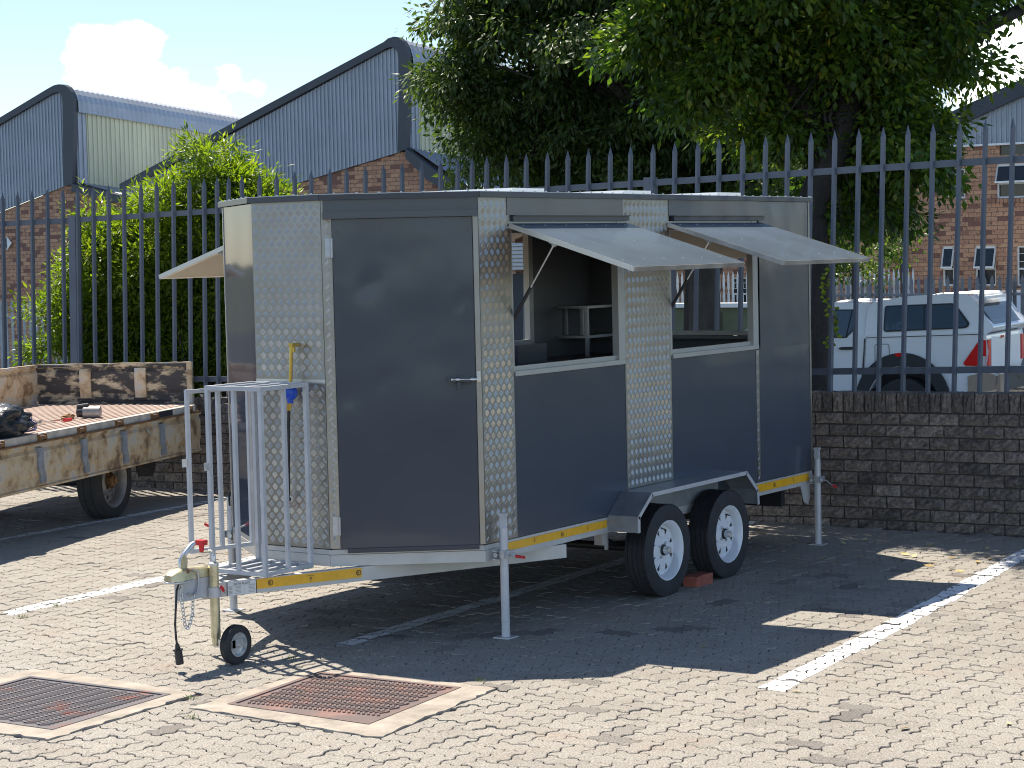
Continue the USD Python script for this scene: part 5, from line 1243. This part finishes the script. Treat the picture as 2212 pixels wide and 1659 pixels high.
def simple_vehicle(name, label, cat, x0, wid, y0, L, zg, prof, glassp, m, group=None):
    """prof, glassp: outlines along the length (towards +y) and up, in metres from the ground at the rear."""
    t = thing(name, label, cat, (x0 + wid / 2, y0 + L / 2, zg))
    P = Polygon(prof).buffer(.05).buffer(-.1).buffer(.05)
    mm = trimesh.creation.extrude_polygon(P, wid, engine='earcut').subdivide(); v = np.asarray(mm.vertices)
    cx = v[:, 2] - wid / 2; cx = cx * (1 - .16 * np.clip((v[:, 1] - .85) / .6, 0, 1.4))
    obj('body', MB().add(np.c_[x0 + wid / 2 + cx, y0 + v[:, 0], zg + v[:, 1]], mm.faces), m, t, smooth=25)
    for gp in glassp:
        g_ = trimesh.creation.extrude_polygon(Polygon(gp).buffer(-.03).buffer(.03), 1.0, engine='earcut'); v = np.asarray(g_.vertices)
        hw = wid / 2 * (1 - .16 * np.clip((v[:, 1] - .85) / .6, 0, 1.4)) + .006
        obj('window', MB().add(np.c_[x0 + wid / 2 + (v[:, 2] * 2 - 1) * hw, y0 + v[:, 0], zg + v[:, 1]], g_.faces), glass_car, t)
    for yy in (.18 * L, .80 * L):
        for xx, s_ in ((x0 + .10, -1), (x0 + wid - .10, 1)):
            c = (xx, y0 + yy, zg + .31)
            w = obj('wheel', MB().lathe([(.19, -.09), (.29, -.1), (.31, -.08), (.31, .08), (.29, .1), (.19, .09)], c, (s_, 0, 0), 28), old_rubber, t, smooth=35)
            obj('rim', MB().lathe([(.195, .09), (.18, .05), (.03, .06), (.0, .07)], c, (s_, 0, 0), 24), galv, w, smooth=35)
    return t
MX = lambda q: [(3.9 - a, b) for a, b in q]
simple_vehicle('red_car', 'dark red hatchback at the right edge behind the pickup', 'car', 26.2, 1.7, 3.55, 3.9, -.55, MX([(.05, .25), (.0, .75), (.06, 1.0), (.18, 1.42), (.6, 1.49), (2.0, 1.46), (2.9, .95), (3.75, .80), (3.88, .55), (3.85, .25)]), [MX([(.28, .98), (.36, 1.32), (1.3, 1.38), (1.3, .95)]), MX([(1.36, .95), (1.36, 1.38), (1.95, 1.36), (2.55, .95)])], car_red)
simple_vehicle('white_van', 'white van with dark rear windows partly hidden by the grey palisade', 'van', 26.0, 1.8, 7.5 - 1.9, 2.6, -.55, [(.04, .3), (.0, 1.0), (.06, 1.75), (.2, 1.83), (2.45, 1.80), (2.6, 1.2), (2.6, .3)], [[(.25, 1.1), (.28, 1.62), (1.2, 1.62), (1.2, 1.1)], [(1.28, 1.1), (1.28, 1.62), (2.3, 1.58), (2.4, 1.1)]], car_white)

# ------------------------------------------------------------------ old flatbed truck on the left
P0 = np.array([4.59, 6.47, .0]); ta = nrm([.95, .311, 0]); tn = np.array([ta[1], -ta[0], 0])
trk = thing('flatbed_truck', 'battered cream flatbed truck with its near dropside hanging open', 'truck', (2.8, 6.5, 0))
T3 = lambda s, z, d=0: P0 + ta * s + tn * d + Z * z
EB, FB = np.array([4.81, 6.74, 0]), np.array([4.17, 8.08, 0]); eb = nrm(FB - EB); LB = np.linalg.norm(FB - EB); em = np.array([-eb[1], eb[0], 0]); em = em if em[0] < 0 else -em
def ribbed_board(p, u, n, L, z0, z1, m, name, ribs, rib_m, parent=trk, rib_w=.09, hang=False):
    """A pressed dropside: rolled edges, a bulge along the middle, upright ribs."""
    h = z1 - z0
    prof = [(0, 0), (0, .012), (.05, .016), (.07, .004), (.26, .000), (.34, .012), (.80, .014), (.88, .002), (.93, .002), (.94, .020), (1, .020), (1, 0)]
    nseg = 40; vs = []
    xs = np.linspace(0, L, nseg + 1)
    for x in xs:
        wob = .003 * math.sin(x * 9) + .002 * math.sin(x * 23 + 1)
        for (a, b) in prof: vs.append(p + u * x + Z * (z0 + a * h) + n * (b + (wob if .05 < a < .95 else 0)))
    k = len(prof); f = [[i * k + j, i * k + (j + 1) % k, (i + 1) * k + (j + 1) % k, (i + 1) * k + j] for i in range(nseg) for j in range(k)]
    mb = MB().add(vs, f)
    mb.box(p - n * .012, u * L, Z * h, n * .011) if False else mb.box(p + Z * z0 - n * .022, u * L, Z * h, n * .020)
    b = obj(name, mb, m, parent)
    for r in ribs:
        q = [(.14, .022), (.26, .022), (.36, .034), (.80, .034), (.90, .022)] if not hang else [(.12, .022), (.28, .022), (.42, .034), (.90, .034)]
        rv = []
        sh = [0.05 if (hang and a < .3) else 0 for a, _ in q]
        for (a, b_), s_ in zip(q, sh): rv += [p + u * (r - rib_w / 2 + s_) + Z * (z0 + a * h) + n * b_, p + u * (r + rib_w / 2 + s_) + Z * (z0 + a * h) + n * b_, p + u * (r + rib_w / 2 + s_) + Z * (z0 + a * h) - n * .0, p + u * (r - rib_w / 2 + s_) + Z * (z0 + a * h) - n * .0]
        rf = [[i * 4 + j, i * 4 + (j + 1) % 4, (i + 1) * 4 + (j + 1) % 4, (i + 1) * 4 + j] for i in range(len(q) - 1) for j in range(4)]
        obj('rib', MB().add(rv, rf), rib_m, b)
    return b
near = ribbed_board(T3(-3.9, 0, .03), ta, tn, 3.93, .421, .782, truckcream, 'dropside', [.90, 1.63, 2.35, 3.09], truckrib, hang=True, rib_w=.085)
endb = ribbed_board(EB, eb, em, LB + .01, .852, 1.222, truckworn, 'headboard', [.463, 1.005], truckcream, rib_w=.11)
obj('top_capping', MB().bar(EB + Z * 1.218 - eb * .04 - em * .005, FB + Z * 1.212 + em * -.005, .035, .035), truckcream, endb)
obj('corner_post', MB().bar(EB + Z * .80 - eb * .015, EB + Z * 1.235 - eb * .015, .045, .05, up=eb), truckcream, endb)
far = ribbed_board(FB - ta * 3.2, ta, tn, 3.17, .852, 1.222, truckcream, 'far_board', [2.2, .9], truckcream)
obj('top_capping', MB().bar(FB - ta * 3.2 + Z * 1.215, FB - ta * .05 + Z * 1.215, .04, .03), truckcream, far)
cor = [T3(-3.9, 0), T3(.0, 0), EB, FB, FB - ta * 3.25]
fp = Polygon([c[:2] for c in cor])
fv = trimesh.creation.extrude_polygon(fp, .03, engine='earcut')
bedo = obj('bed_floor', MB().add(fv.vertices + np.array([0, 0, .812]), fv.faces), truckfloor, trk)
for k in range(22):
    d0 = -.06 - k * .075
    s1 = .02 + d0 * -.16; s0 = -3.85
    obj('floor_rib', MB().bar(T3(s0, .846, d0), T3(s1 - .08, .846, d0), .030, .007), truckfloor, bedo)
rl = obj('side_rail', MB().bar(T3(-3.9, .826, .012), T3(-.06, .826, .012), .05, .058), rustsilver, trk)
obj('worn_patch', MB().bar(T3(-.86, .826, .0385), T3(-.55, .826, .0385), .002, .05), blackpl, rl)
for s in (-3.6, -2.945, -2.287, -1.615, -.926, -.22):
    l_ = obj('latch', MB().bar(T3(s - .055, .822, .045), T3(s + .055, .822, .045), .03, .028).bar(T3(s - .06, .852, .042), T3(s - .045, .79, .042), .03, .014).bar(T3(s + .05, .852, .042), T3(s + .062, .79, .042), .03, .014), rust, trk)
obj('hinge_rod', MB().tube([T3(-3.9, .790, .05), T3(.03, .790, .05)], .010, 8), rust, trk)
for s in (-2.599, -1.125):
    obj('rope_hook', MB().tube([T3(s, .735, .05), T3(s - .01, .70, .085), T3(s + .015, .672, .09), T3(s + .03, .69, .075)], .006, 8), galv, trk, smooth=50)
wc2 = T3(-1.52, .318, -.16)
wt = obj('wheel', MB().lathe([(.215, -.085), (.24, -.10), (.29, -.108), (.315, -.10), (.328, -.082), (.330, -.04), (.324, -.036), (.330, -.03), (.330, .03), (.324, .036), (.330, .04), (.328, .082), (.315, .10), (.29, .108), (.24, .10), (.215, .085)], wc2, tn, 60), old_rubber, trk, smooth=30)
rm = obj('rim', MB().lathe([(.212, -.07), (.20, -.02), (.20, .05), (.212, .072), (.232, .088), (.235, .094), (.228, .096), (.212, .085), (.198, .06), (.19, .03), (.188, .0)], wc2, tn, 48), steelrim, wt, smooth=35)
dsk = MB(); ho = []
disc = shapely.Point(0, 0).buffer(.19, 24)
for k in range(10): ho.append(shapely.Point(.148 * math.cos(k * PI / 5 + .2), .148 * math.sin(k * PI / 5 + .2)).buffer(.017))
disc = disc.difference(shapely.union_all(ho))
mm = trimesh.creation.extrude_polygon(disc, .006, engine='earcut'); uu = ta; ww = Z; v = np.asarray(mm.vertices); rr = np.hypot(v[:, 0], v[:, 1])
dsk.add(wc2 + tn * .012 + v[:, :1] * uu + v[:, 1:2] * ww + (v[:, 2:3] + (.03 * np.exp(-((rr - .10) / .05) ** 2))[:, None]) * tn, mm.faces if np.dot(np.cross(uu, ww), tn) > 0 else mm.faces[:, ::-1])
dsk.lathe([(.19, .012), (.155, .014), (.125, .03), (.095, .05), (.085, .035), (.0, .03)], wc2, tn, 40)
obj('disc', dsk, steelrim, rm, smooth=30)
for k in range(10): 
    a = k * PI / 5 + .2; c = wc2 + tn * .022 + ta * .148 * math.cos(a) + Z * .148 * math.sin(a)
    obj('vent_hole', MB().tube([c - tn * .004, c + tn * .004], .0165, 12), black, rm)
obj('hub', MB().lathe([(.055, .03), (.055, .075), (.045, .09), (.03, .095), (.03, .11), (.0, .112)], wc2, tn, 24), rust, wt, smooth=35)
for k in range(6):
    a = k * PI / 3; c = wc2 + tn * .035 + (ta * math.cos(a) + Z * math.sin(a)) * .07
    obj('wheel_nut', MB().tube([c, c + tn * .022], .010, 6), rust, wt)
wc3 = T3(-1.52, .318, -1.45); obj('wheel', MB().lathe([(.0, -.09), (.31, -.10), (.33, -.08), (.33, .08), (.31, .10), (.0, .09)], wc3, tn, 40), old_rubber, trk, smooth=30)
obj('axle', MB().tube([wc2 - tn * .1, wc3], .05, 10), blackpl, trk)
for d in (-.45, -1.15): obj('chassis_beam', MB().bar(T3(-3.9, .62, d), T3(-.2, .62, d), .07, .16), blackpl, trk)
for s in (-3.4, -2.4, -1.1, -.3): obj('bed_bearer', MB().bar(T3(s, .76, -.05), T3(s, .76, -1.5), .06, .09), blackpl, trk)
obj('mud_flap', MB().prism(Polygon([(0, .45), (.42, .45), (.40, .36), (.33, .27), (.06, .30)]), T3(-1.12, 0, -.07), ta, Z, tn, .008), old_rubber, trk)

# the load lying on the bed
def lumpy(c, r, seed, amp=.25, sub=4, freq=3.0):
    m = trimesh.creation.icosphere(sub, 1.0); v = np.asarray(m.vertices)
    h = 1 + amp * (meshkit.fbm(v * freq + seed * 7.1, 3, seed) - .5) * 2 + .10 * np.abs(meshkit.noise(v * 6 + seed) - .5)
    w = v * h[:, None] * r; w[:, 2] = np.maximum(w[:, 2], -r[2] * .55)
    return MB().add(w + c, m.faces)
tc = T3(-3.0, .97, -.42)
obj('plastic_sheet', lumpy(T3(-3.33, .95, -.30), np.array([.44, .30, .19]), 3, .42), tarp_m, smooth=50, label='crumpled black plastic sheet heaped on the flatbed truck at the left edge', cat='plastic sheet')
def tangle(name, c, r, n, label):
    mb = MB(); g_ = np.random.default_rng(n)
    for k in range(7):
        a = g_.uniform(0, 6, 4); t = np.linspace(0, 1, 40)
        p = np.stack([c[0] + r * (np.sin(t * 9 + a[0]) * .8 + .2 * np.sin(t * 23 + a[1])), c[1] + r * np.cos(t * 8 + a[2]) * .8, c[2] + .02 + r * .42 * (1 + np.sin(t * 11 + a[3]))], 1)
        mb.tube(p, .0035, 5)
    obj(name, mb, pbr('blue_wire' + str(n), (.06, .12, .36), .5), label=label, cat='cable', kind=None, smooth=60)
tangle('wire_bundle', T3(-2.98, .85, -.16), .13, 3, 'loose tangle of blue wire in front of the black plastic sheet')
tangle('wire_bundle', T3(-3.25, 1.02, -.85), .13, 4, 'tangle of blue wire behind the black plastic sheet')
q = np.array([3.14, 6.30, .90]); ax_ = nrm([.55, -.83, 0])
st = thing('starter_motor', 'old cylindrical starter motor lying on the truck bed', 'starter motor', q - (0, 0, .05))
obj('casing', MB().lathe([(.0, -.085), (.048, -.085), (.052, -.075), (.052, .06), (.046, .065), (.0, .066)], q, ax_, 28), steelrim, st, smooth=40)
obj('gear_housing', MB().lathe([(.044, -.14), (.046, -.086), (.0, -.085)], q, ax_, 14), blackpl, st)
obj('terminal_block', MB().tube([q - ax_ * .14 + Z * .045, q - ax_ * .04 + Z * .058], .022, 10), blackpl, st)
obj('rag', lumpy(np.array([2.88, 6.34, .872]), np.array([.07, .035, .03]), 9, .5, 3), rust, smooth=50, label='small rusty bracket lying on the truck bed beside the starter motor', cat='bracket')
sp_ = thing('spanner', 'steel spanners crossed on the dusty truck bed', 'spanner', (2.55, 6.25, .856))
for (a, b) in (((2.40, 6.17), (2.64, 6.42)), ((2.46, 6.32), (2.74, 6.28)), ((2.38, 6.26), (2.60, 6.23))):
    a3, b3 = np.array([*a, .862]), np.array([*b, .862]); sb_ = MB().bar(a3, b3, .018, .007)
    for e in (a3, b3): sb_.lathe([(.010, -.005), (.020, -.005), (.020, .005), (.010, .005)], e, Z, 12)
    obj('spanner_bar', sb_, chrome, sp_)
sd = thing('screwdriver', 'screwdriver with red handle lying on the truck bed', 'screwdriver', (2.72, 6.18, .86))
obj('handle', MB().tube([(2.70, 6.20, .866), (2.80, 6.22, .866)], .014, 10), red_pl, sd, smooth=40); obj('shaft', MB().tube([(2.80, 6.22, .866), (2.94, 6.25, .864)], .004, 8), chrome, sd)

# ------------------------------------------------------------------ foliage
LEAF = np.array([[0, 0, 0], [-.5, .45, .0], [0, .5, -.10], [.5, .45, .0], [0, 1, -.02]]); LF = np.array([[0, 2, 1], [1, 2, 4], [0, 3, 2], [2, 3, 4]])
def leaves(P, D, N, length, width, tone):
    """P base points, D directions along the leaf, N approximate upper sides."""
    D = D / np.linalg.norm(D, axis=1, keepdims=True); Sd = np.cross(D, N); Sd /= np.maximum(np.linalg.norm(Sd, axis=1, keepdims=True), 1e-6); U = np.cross(Sd, D)
    L, Wd = length[:, None, None], width[:, None, None]
    V = P[:, None] + LEAF[None, :, :1] * Wd * Sd[:, None] + LEAF[None, :, 1:2] * L * D[:, None] + LEAF[None, :, 2:3] * Wd * U[:, None]
    F_ = (LF[None] + 5 * np.arange(len(P))[:, None, None]).reshape(-1, 3)
    return V.reshape(-1, 3), F_, np.repeat(tone, 5)
def crown(blobs, n_cl, per, size, aspect, droop, spread, seed, twig_len=.45, shell=.55, yellow=0.0, noise_amp=.35, cut=None, boughs=40, bough=.4):
    g = np.random.default_rng(seed)
    vol = np.array([np.prod(b[1]) ** (2 / 3) for b in blobs]); pr_ = vol / vol.sum()
    # boughs first: each is a flattened tuft of twigs, so that light falls between them
    bo = []
    for _ in range(boughs):
        b = blobs[g.choice(len(blobs), p=pr_)]; d = g.normal(size=3); d /= np.linalg.norm(d)
        r = shell + (1.02 - shell) * g.random() ** .5
        bump_ = 1 + noise_amp * (meshkit.fbm(d * 2.2 + np.array(b[0]) * .37 + seed, 3, seed) - .5) * 2
        bo.append((np.array(b[0]) + d * np.array(b[1]) * r * bump_, d, bough * g.uniform(.6, 1.35)))
    cs, outs, dep = [], [], []
    while len(cs) < n_cl:
        bc, bd, br = bo[g.integers(len(bo))]
        d = g.normal(size=3); d[2] = abs(d[2]) * .8 - .25; d /= np.linalg.norm(d)
        p = bc + d * np.array([1.0, 1.0, .62]) * br * g.random() ** .35
        if cut is not None and cut(p): continue
        cs.append(p); o_ = d * .7 + bd * .5; outs.append(o_ / np.linalg.norm(o_)); dep.append(0)
    cs, outs, dep = np.array(cs), np.array(outs), np.array(dep)
    K = len(cs); t = g.random((K, per)); az = g.normal(size=(K, per, 3))
    tw = outs + np.array([0, 0, -droop]) + g.normal(0, .45, (K, 3)); tw /= np.linalg.norm(tw, axis=1, keepdims=True)
    P = cs[:, None] + tw[:, None] * (t[..., None] - .5) * twig_len + az * spread
    D = tw[:, None] * .55 + az * .55 + np.array([0, 0, -droop * .9])
    N = outs[:, None] * .4 + np.array([0, 0, .8]) + g.normal(0, .55, (K, per, 3))
    P, D, N = P.reshape(-1, 3), D.reshape(-1, 3), N.reshape(-1, 3)
    L = size * g.uniform(.65, 1.25, len(P)); tone = np.clip(np.repeat(g.normal(.42, .17, K), per) + g.normal(0, .12, len(P)), 0, .78)
    yl = g.random(len(P)) < yellow; tone[yl] = g.uniform(.9, 1, yl.sum())
    return leaves(P, D, N, L, L * aspect * g.uniform(.8, 1.15, len(P)), tone)
def limb(mb, pts, r): mb.tube(np.array(pts, float), r, 10); return mb
def branches(mb, blobs, root, seed, n=26, r=.03):
    g = np.random.default_rng(seed)
    for k in range(n):
        b = blobs[g.integers(len(blobs))]; d = g.normal(size=3); d /= np.linalg.norm(d); e = np.array(b[0]) + d * np.array(b[1]) * g.uniform(.5, .92)
        m1 = root + (e - root) * .45 + g.normal(0, .15, 3) + [0, 0, .15]
        mb.tube([root, m1, e], [r, r * .6, r * .2], 6)
# large dark tree behind the trailer
blA = [((14.4, 8.5, 4.7), (1.7, 1.65, 1.75)), ((14.2, 9.1, 3.9), (1.2, .72, .9)), ((14.9, 7.3, 5.0), (1.6, 1.6, 1.8)), ((15.0, 7.6, 3.2), (1.3, 1.4, .95)), ((14.5, 8.6, 6.2), (1.5, 1.1, 1.3)), ((15.4, 6.2, 4.0), (1.5, 1.4, 1.6)), ((15.2, 5.0, 4.4), (1.4, 1.4, 1.9)), ((13.9, 8.3, 3.3), (.9, 1.3, .6)), ((13.6, 9.15, 4.6), (.7, .65, .85)), ((13.7, 9.1, 5.6), (.8, .75, .9)), ((15.4, 6.4, 2.9), (.9, 1.1, .6)), ((14.6, 7.8, 3.0), (1.0, 1.1, .55)), ((13.7, 9.2, 3.5), (.5, .5, .5))]
trA = thing('shade_tree', 'big dense dark tree with drooping leaves behind the trailer roof', 'tree', (14.25, 6.4, -.35))
mb = MB(); limb(mb, [(14.22, 6.42, -.4), (14.22, 6.42, .8), (14.25, 6.42, 1.9), (14.35, 6.8, 3.0), (14.5, 7.4, 4.2), (14.6, 8.0, 5.2)], [.34, .26, .23, .2, .15, .08]); limb(mb, [(14.25, 6.40, 1.75), (14.45, 6.0, 2.6), (14.9, 5.4, 3.8)], [.16, .13, .07])
branches(mb, blA, np.array([14.4, 7.3, 3.8]), 5, 40, .05); obj('trunk', mb, bark, trA, smooth=50)
v, f, t = crown(blA, 9500, 20, .108, .40, .75, .060, 11, twig_len=.40, boughs=420, bough=.50)
obj('crown', MB().add(v, f, t), leafA, trA, tones=True, kind='stuff')
# near tree on the right
blB = [((7.6, 1.2, 4.5), (1.3, 1.3, .95)), ((7.0, 2.3, 3.95), (.62, .72, .62)), ((7.3, 1.9, 3.45), (.5, .55, .45)), ((7.9, 1.0, 3.6), (.75, .7, .6)), ((8.05, .6, 3.05), (.45, .40, .36)), ((7.7, 1.2, 2.95), (.6, .55, .40)), ((7.3, 2.4, 4.9), (1.0, 1.2, .7)), ((6.4, 1.7, 5.3), (1.2, 1.6, .7)), ((6.1, .4, 5.6), (1.0, 1.2, .6)), ((8.3, .3, 5.0), (.7, .4, .4)), ((7.55, 1.45, 2.45), (.28, .34, .28)), ((7.9, .85, 2.35), (.3, .25, .25))]
trB = thing('glossy_leaved_tree', 'near tree with glossy leaves and a leaning dark trunk rising behind the fence at right', 'tree', (7.38, 1.45, -.35))
mb = MB(); limb(mb, [(7.34, 1.55, -.4), (7.36, 1.48, 1.2), (7.35, 1.46, 2.13), (7.36, 1.50, 2.56), (7.49, 1.34, 3.01), (7.59, 1.25, 3.47), (7.75, 1.08, 3.8), (8.02, .70, 4.0), (8.34, .23, 4.12), (8.6, -.1, 4.3)], [.17, .14, .125, .13, .16, .15, .13, .10, .075, .05])
limb(mb, [(7.59, 1.27, 3.4), (7.61, 1.27, 3.92), (7.64, 1.28, 4.45), (7.6, 1.3, 5.2)], [.10, .075, .065, .04]); limb(mb, [(7.5, 1.35, 3.1), (7.25, 1.85, 3.9), (6.98, 2.24, 4.2), (6.7, 2.7, 4.7)], [.10, .07, .055, .03]); limb(mb, [(7.55, 1.3, 3.3), (7.39, 1.64, 4.0), (7.35, 1.66, 4.6)], [.08, .06, .05])
limb(mb, [(7.64, 1.28, 4.4), (6.9, 1.2, 5.2), (6.2, .8, 5.7)], [.07, .05, .03])
branches(mb, blB, np.array([7.6, 1.27, 3.8]), 8, 46, .028); obj('trunk', mb, darkbark, trB, smooth=50)
def trunk_gap(p):   # the leaning trunk stands clear of leaves on its near side
    a, b = np.array([7.36, 1.5, 2.5]), np.array([7.62, 1.2, 3.55]); s = np.clip(np.dot(p - a, b - a) / np.dot(b - a, b - a), 0, 1); q = p - (a + (b - a) * s)
    side = np.dot(q, [.56, -.83, 0])
    return abs(side) < .19 and np.dot(q, [.83, .56, 0]) < .05 and abs(q[2]) < .12
v, f, t = crown(blB, 4300, 22, .092, .52, .42, .070, 23, twig_len=.36, shell=.35, yellow=.008, noise_amp=.45, cut=trunk_gap, boughs=230, bough=.34)
obj('crown', MB().add(v, f, t), leafB, trB, tones=True, kind='stuff')
# another dark tree behind it
blC = [((12.9, 3.6, 3.2), (.9, .75, .85)), ((13.2, 3.15, 4.0), (.7, .55, .7)), ((12.5, 4.3, 3.4), (1.0, 1.0, 1.1)), ((12.7, 4.1, 2.5), (.7, .6, .45)), ((13.0, 3.5, 4.8), (.9, .8, .9))]
trC = thing('round_tree', 'dark round-crowned tree further back between the near tree and the brick building', 'tree', (12.3, 4.15, -.35))
mb = MB(); limb(mb, [(12.3, 4.15, -.4), (12.35, 4.1, 1.4), (12.8, 3.7, 3.2)], [.17, .14, .08]); branches(mb, blC, np.array([13.0, 3.45, 2.6]), 4, 24, .035); obj('trunk', mb, darkbark, trC, smooth=50)
v, f, t = crown(blC, 1500, 24, .105, .40, .7, .06, 31, boughs=70, bough=.42); obj('crown', MB().add(v, f, t), leafA, trC, tones=True, kind='stuff')
# bright bush
blD = [((6.15, 7.75, 2.35), (.62, .60, .78)), ((5.95, 8.2, 2.15), (.60, .55, .70)), ((5.72, 8.75, 1.85), (.40, .42, .72)), ((6.35, 7.35, 2.0), (.55, .5, .85)), ((6.2, 7.6, 3.05), (.28, .30, .32)), ((5.75, 8.65, 2.45), (.22, .25, .28)), ((6.0, 8.1, 1.35), (.55, .7, .5)), ((5.45, 9.15, 1.55), (.16, .18, .42)), ((6.45, 7.3, 2.5), (.3, .25, .3)), ((6.45, 7.4, 1.3), (.5, .45, .45)), ((6.0, 8.3, 1.7), (.5, .6, .5)), ((6.3, 7.45, 1.6), (.5, .5, .5)), ((6.35, 7.35, 2.65), (.35, .35, .35)), ((5.7, 8.85, 1.35), (.35, .4, .45))]
bsh = thing('green_bush', 'bright yellow-green feathery bush glowing in backlight behind the left fence', 'bush', (6.1, 7.9, -.35))
mb = MB(); g9 = np.random.default_rng(3)
for k in range(14):
    a = np.array([6.15 + g9.normal(0, .12), 7.65 + g9.normal(0, .18), -.4]); b = a + [g9.normal(0, .12), g9.normal(0, .15), 1.5]; c = b + [g9.normal(0, .25), g9.normal(.1, .35), 1.0]
    mb.tube([a, (a + b) / 2 + g9.normal(0, .03, 3), b, c], [.035, .03, .024, .008], 7)
branches(mb, blD, np.array([6.15, 7.8, 1.5]), 9, 26, .018); obj('trunk', mb, bark, bsh, smooth=50)
v, f, t = crown(blD, 7500, 18, .080, .30, .12, .040, 41, twig_len=.26, shell=.45, noise_amp=.4, boughs=360, bough=.24)
mb = MB().add(v, f, t)
for (px_, py_, pz0, pz1) in ((5.52, 8.78, 2.2, 3.02), (5.62, 8.62, 2.2, 2.88), (5.40, 8.95, 1.9, 2.78), (6.30, 7.55, 2.9, 3.45), (6.0, 8.05, 2.6, 3.08)):
    n_ = 44; tt = np.linspace(0, 1, n_); P_ = np.stack([px_ + .03 * np.sin(tt * 5), py_ + .04 * np.cos(tt * 4), pz0 + tt * (pz1 - pz0)], 1)
    a = np.arange(n_) * 2.4; D_ = np.stack([np.cos(a), np.sin(a), np.full(n_, .75)], 1)
    mb.add(*leaves(P_, D_, np.tile([0, 0, 1.0], (n_, 1)), np.full(n_, .085), np.full(n_, .024), np.clip(rng.normal(.6, .15, n_), 0, 1)))
obj('foliage', mb, leafC, bsh, tones=True, kind='stuff')
# creeper by the rear corner
vin = thing('creeper', 'hanging creeper with round leaves beside the rear corner of the trailer', 'creeper', (5.25, .33, 1.5))
n_ = 46; tt = np.linspace(0, 1, n_); P_ = np.stack([5.27 + .03 * np.sin(tt * 9), .335 + .05 * np.sin(tt * 7) + rng.normal(0, .018, n_), 2.02 - tt * .62], 1)
mb = MB().tube(P_[::3], .004, 5); obj('stem', mb, bark, vin)
for k in range(n_):
    a = k * 2.4; d = np.array([[math.cos(a) - .4, math.sin(a), -.2]])
    obj('leaf', MB().add(*leaves(P_[k:k + 1], d, np.array([[-.7, -.5, .6]]), np.array([.052]), np.array([.042]), np.array([.45 + .3 * rng.random()]))), leafC, vin, tones=True)
lowb = thing('low_shrub', 'low leafy shrub at the foot of the fence beside the bumper of the pickup', 'shrub', (5.75, -1.1, 1.0))
v, f, t = crown([((5.72, -1.15, .92), (.18, .22, .22))], 40, 16, .06, .5, .1, .03, 77, boughs=6, bough=.12); obj('foliage', MB().add(v, f, t), leafB, lowb, tones=True, kind='stuff'); obj('stem', MB().tube([(5.72, -1.1, -.35), (5.72, -1.12, .5), (5.74, -1.16, .9)], [.02, .015, .008], 8), bark, lowb)
grb = thing('roadside_shrub', 'sunlit green shrub above the cab of the white pickup before the white palisade', 'shrub', (19.1, 6.5, -.35))
blE = [((19.2, 6.35, 1.95), (.5, .55, .42)), ((18.95, 6.85, 1.9), (.4, .4, .35)), ((19.4, 5.95, 2.1), (.4, .4, .4))]
v, f, t = crown(blE, 130, 16, .08, .4, .2, .05, 78, boughs=14, bough=.22); obj('foliage', MB().add(v, f, t), leafB, grb, tones=True, kind='stuff'); mb = MB().tube([(19.1, 6.5, -.4), (19.1, 6.5, 1.9)], [.06, .03], 8); obj('stem', mb, bark, grb)

# ------------------------------------------------------------------ fallen leaves and weeds
gl_ = np.random.default_rng(12)
spots = [(4.9 - .05 * k - gl_.random() * .9, 1.4 - gl_.random() * 3.0) for k in range(22)] + [(gl_.uniform(2.6, 4.6), gl_.uniform(-1.9, .3)) for _ in range(16)] + [(-.9, -2.95), (3.5, -1.40), (3.42, -1.5), (-.45, -2.2), (1.2, 2.9), (1.6, 3.2), (2.4, 4.0), (.9, 3.9), (2.9, 4.4), (3.3, 3.7), (1.9, 3.6), (-.6, -3.3), (.3, -1.2)]
for (x, y) in spots:
    a = gl_.uniform(0, 6.28); L = gl_.uniform(.05, .09)
    d = np.array([[math.cos(a), math.sin(a), gl_.uniform(.0, .22)]]); up = np.array([[gl_.normal(0, .25), gl_.normal(0, .25), 1]])
    v, f, t = leaves(np.array([[x, y, .006]]), d, up, np.array([L]), np.array([L * .5]), np.array([gl_.random()]))
    v[:, 2] = np.maximum(v[:, 2], .003) + .002
    obj('fallen_leaf', MB().add(v, f, t), dryleaf, tones=True, label='dry fallen leaf lying on the wavy grey pavers', cat='leaf', group='fallen leaves on the pavers')
wl = ['grassy weed in the paver joints beside the jockey wheel', 'tiny weed in the joints between the two drain covers', 'weed growing by the left corner of the rusty cover surround', 'small weed at the edge of the trailer shadow in the foreground', 'weed tuft on the white line at far left', 'tiny weed below the left bay line']
for (x, y), lb in zip([(-.98, .62), (-2.0, .42), (-2.33, .12), (-.98, -.62), (-.35, 3.12), (-.75, 3.0)], wl):
    n_ = 22; P_ = np.stack([x + gl_.normal(0, .014, n_), y + gl_.normal(0, .02, n_), np.full(n_, .0)], 1); a = gl_.uniform(0, 6.28, n_)
    D_ = np.stack([np.cos(a), np.sin(a), gl_.uniform(.5, 1.6, n_)], 1)
    obj('weed_tuft', MB().add(*leaves(P_, D_, np.tile([0, 0, 1.0], (n_, 1)), gl_.uniform(.015, .035, n_), np.full(n_, .005), np.full(n_, .5))), weed_m, label=lb, cat='weed')
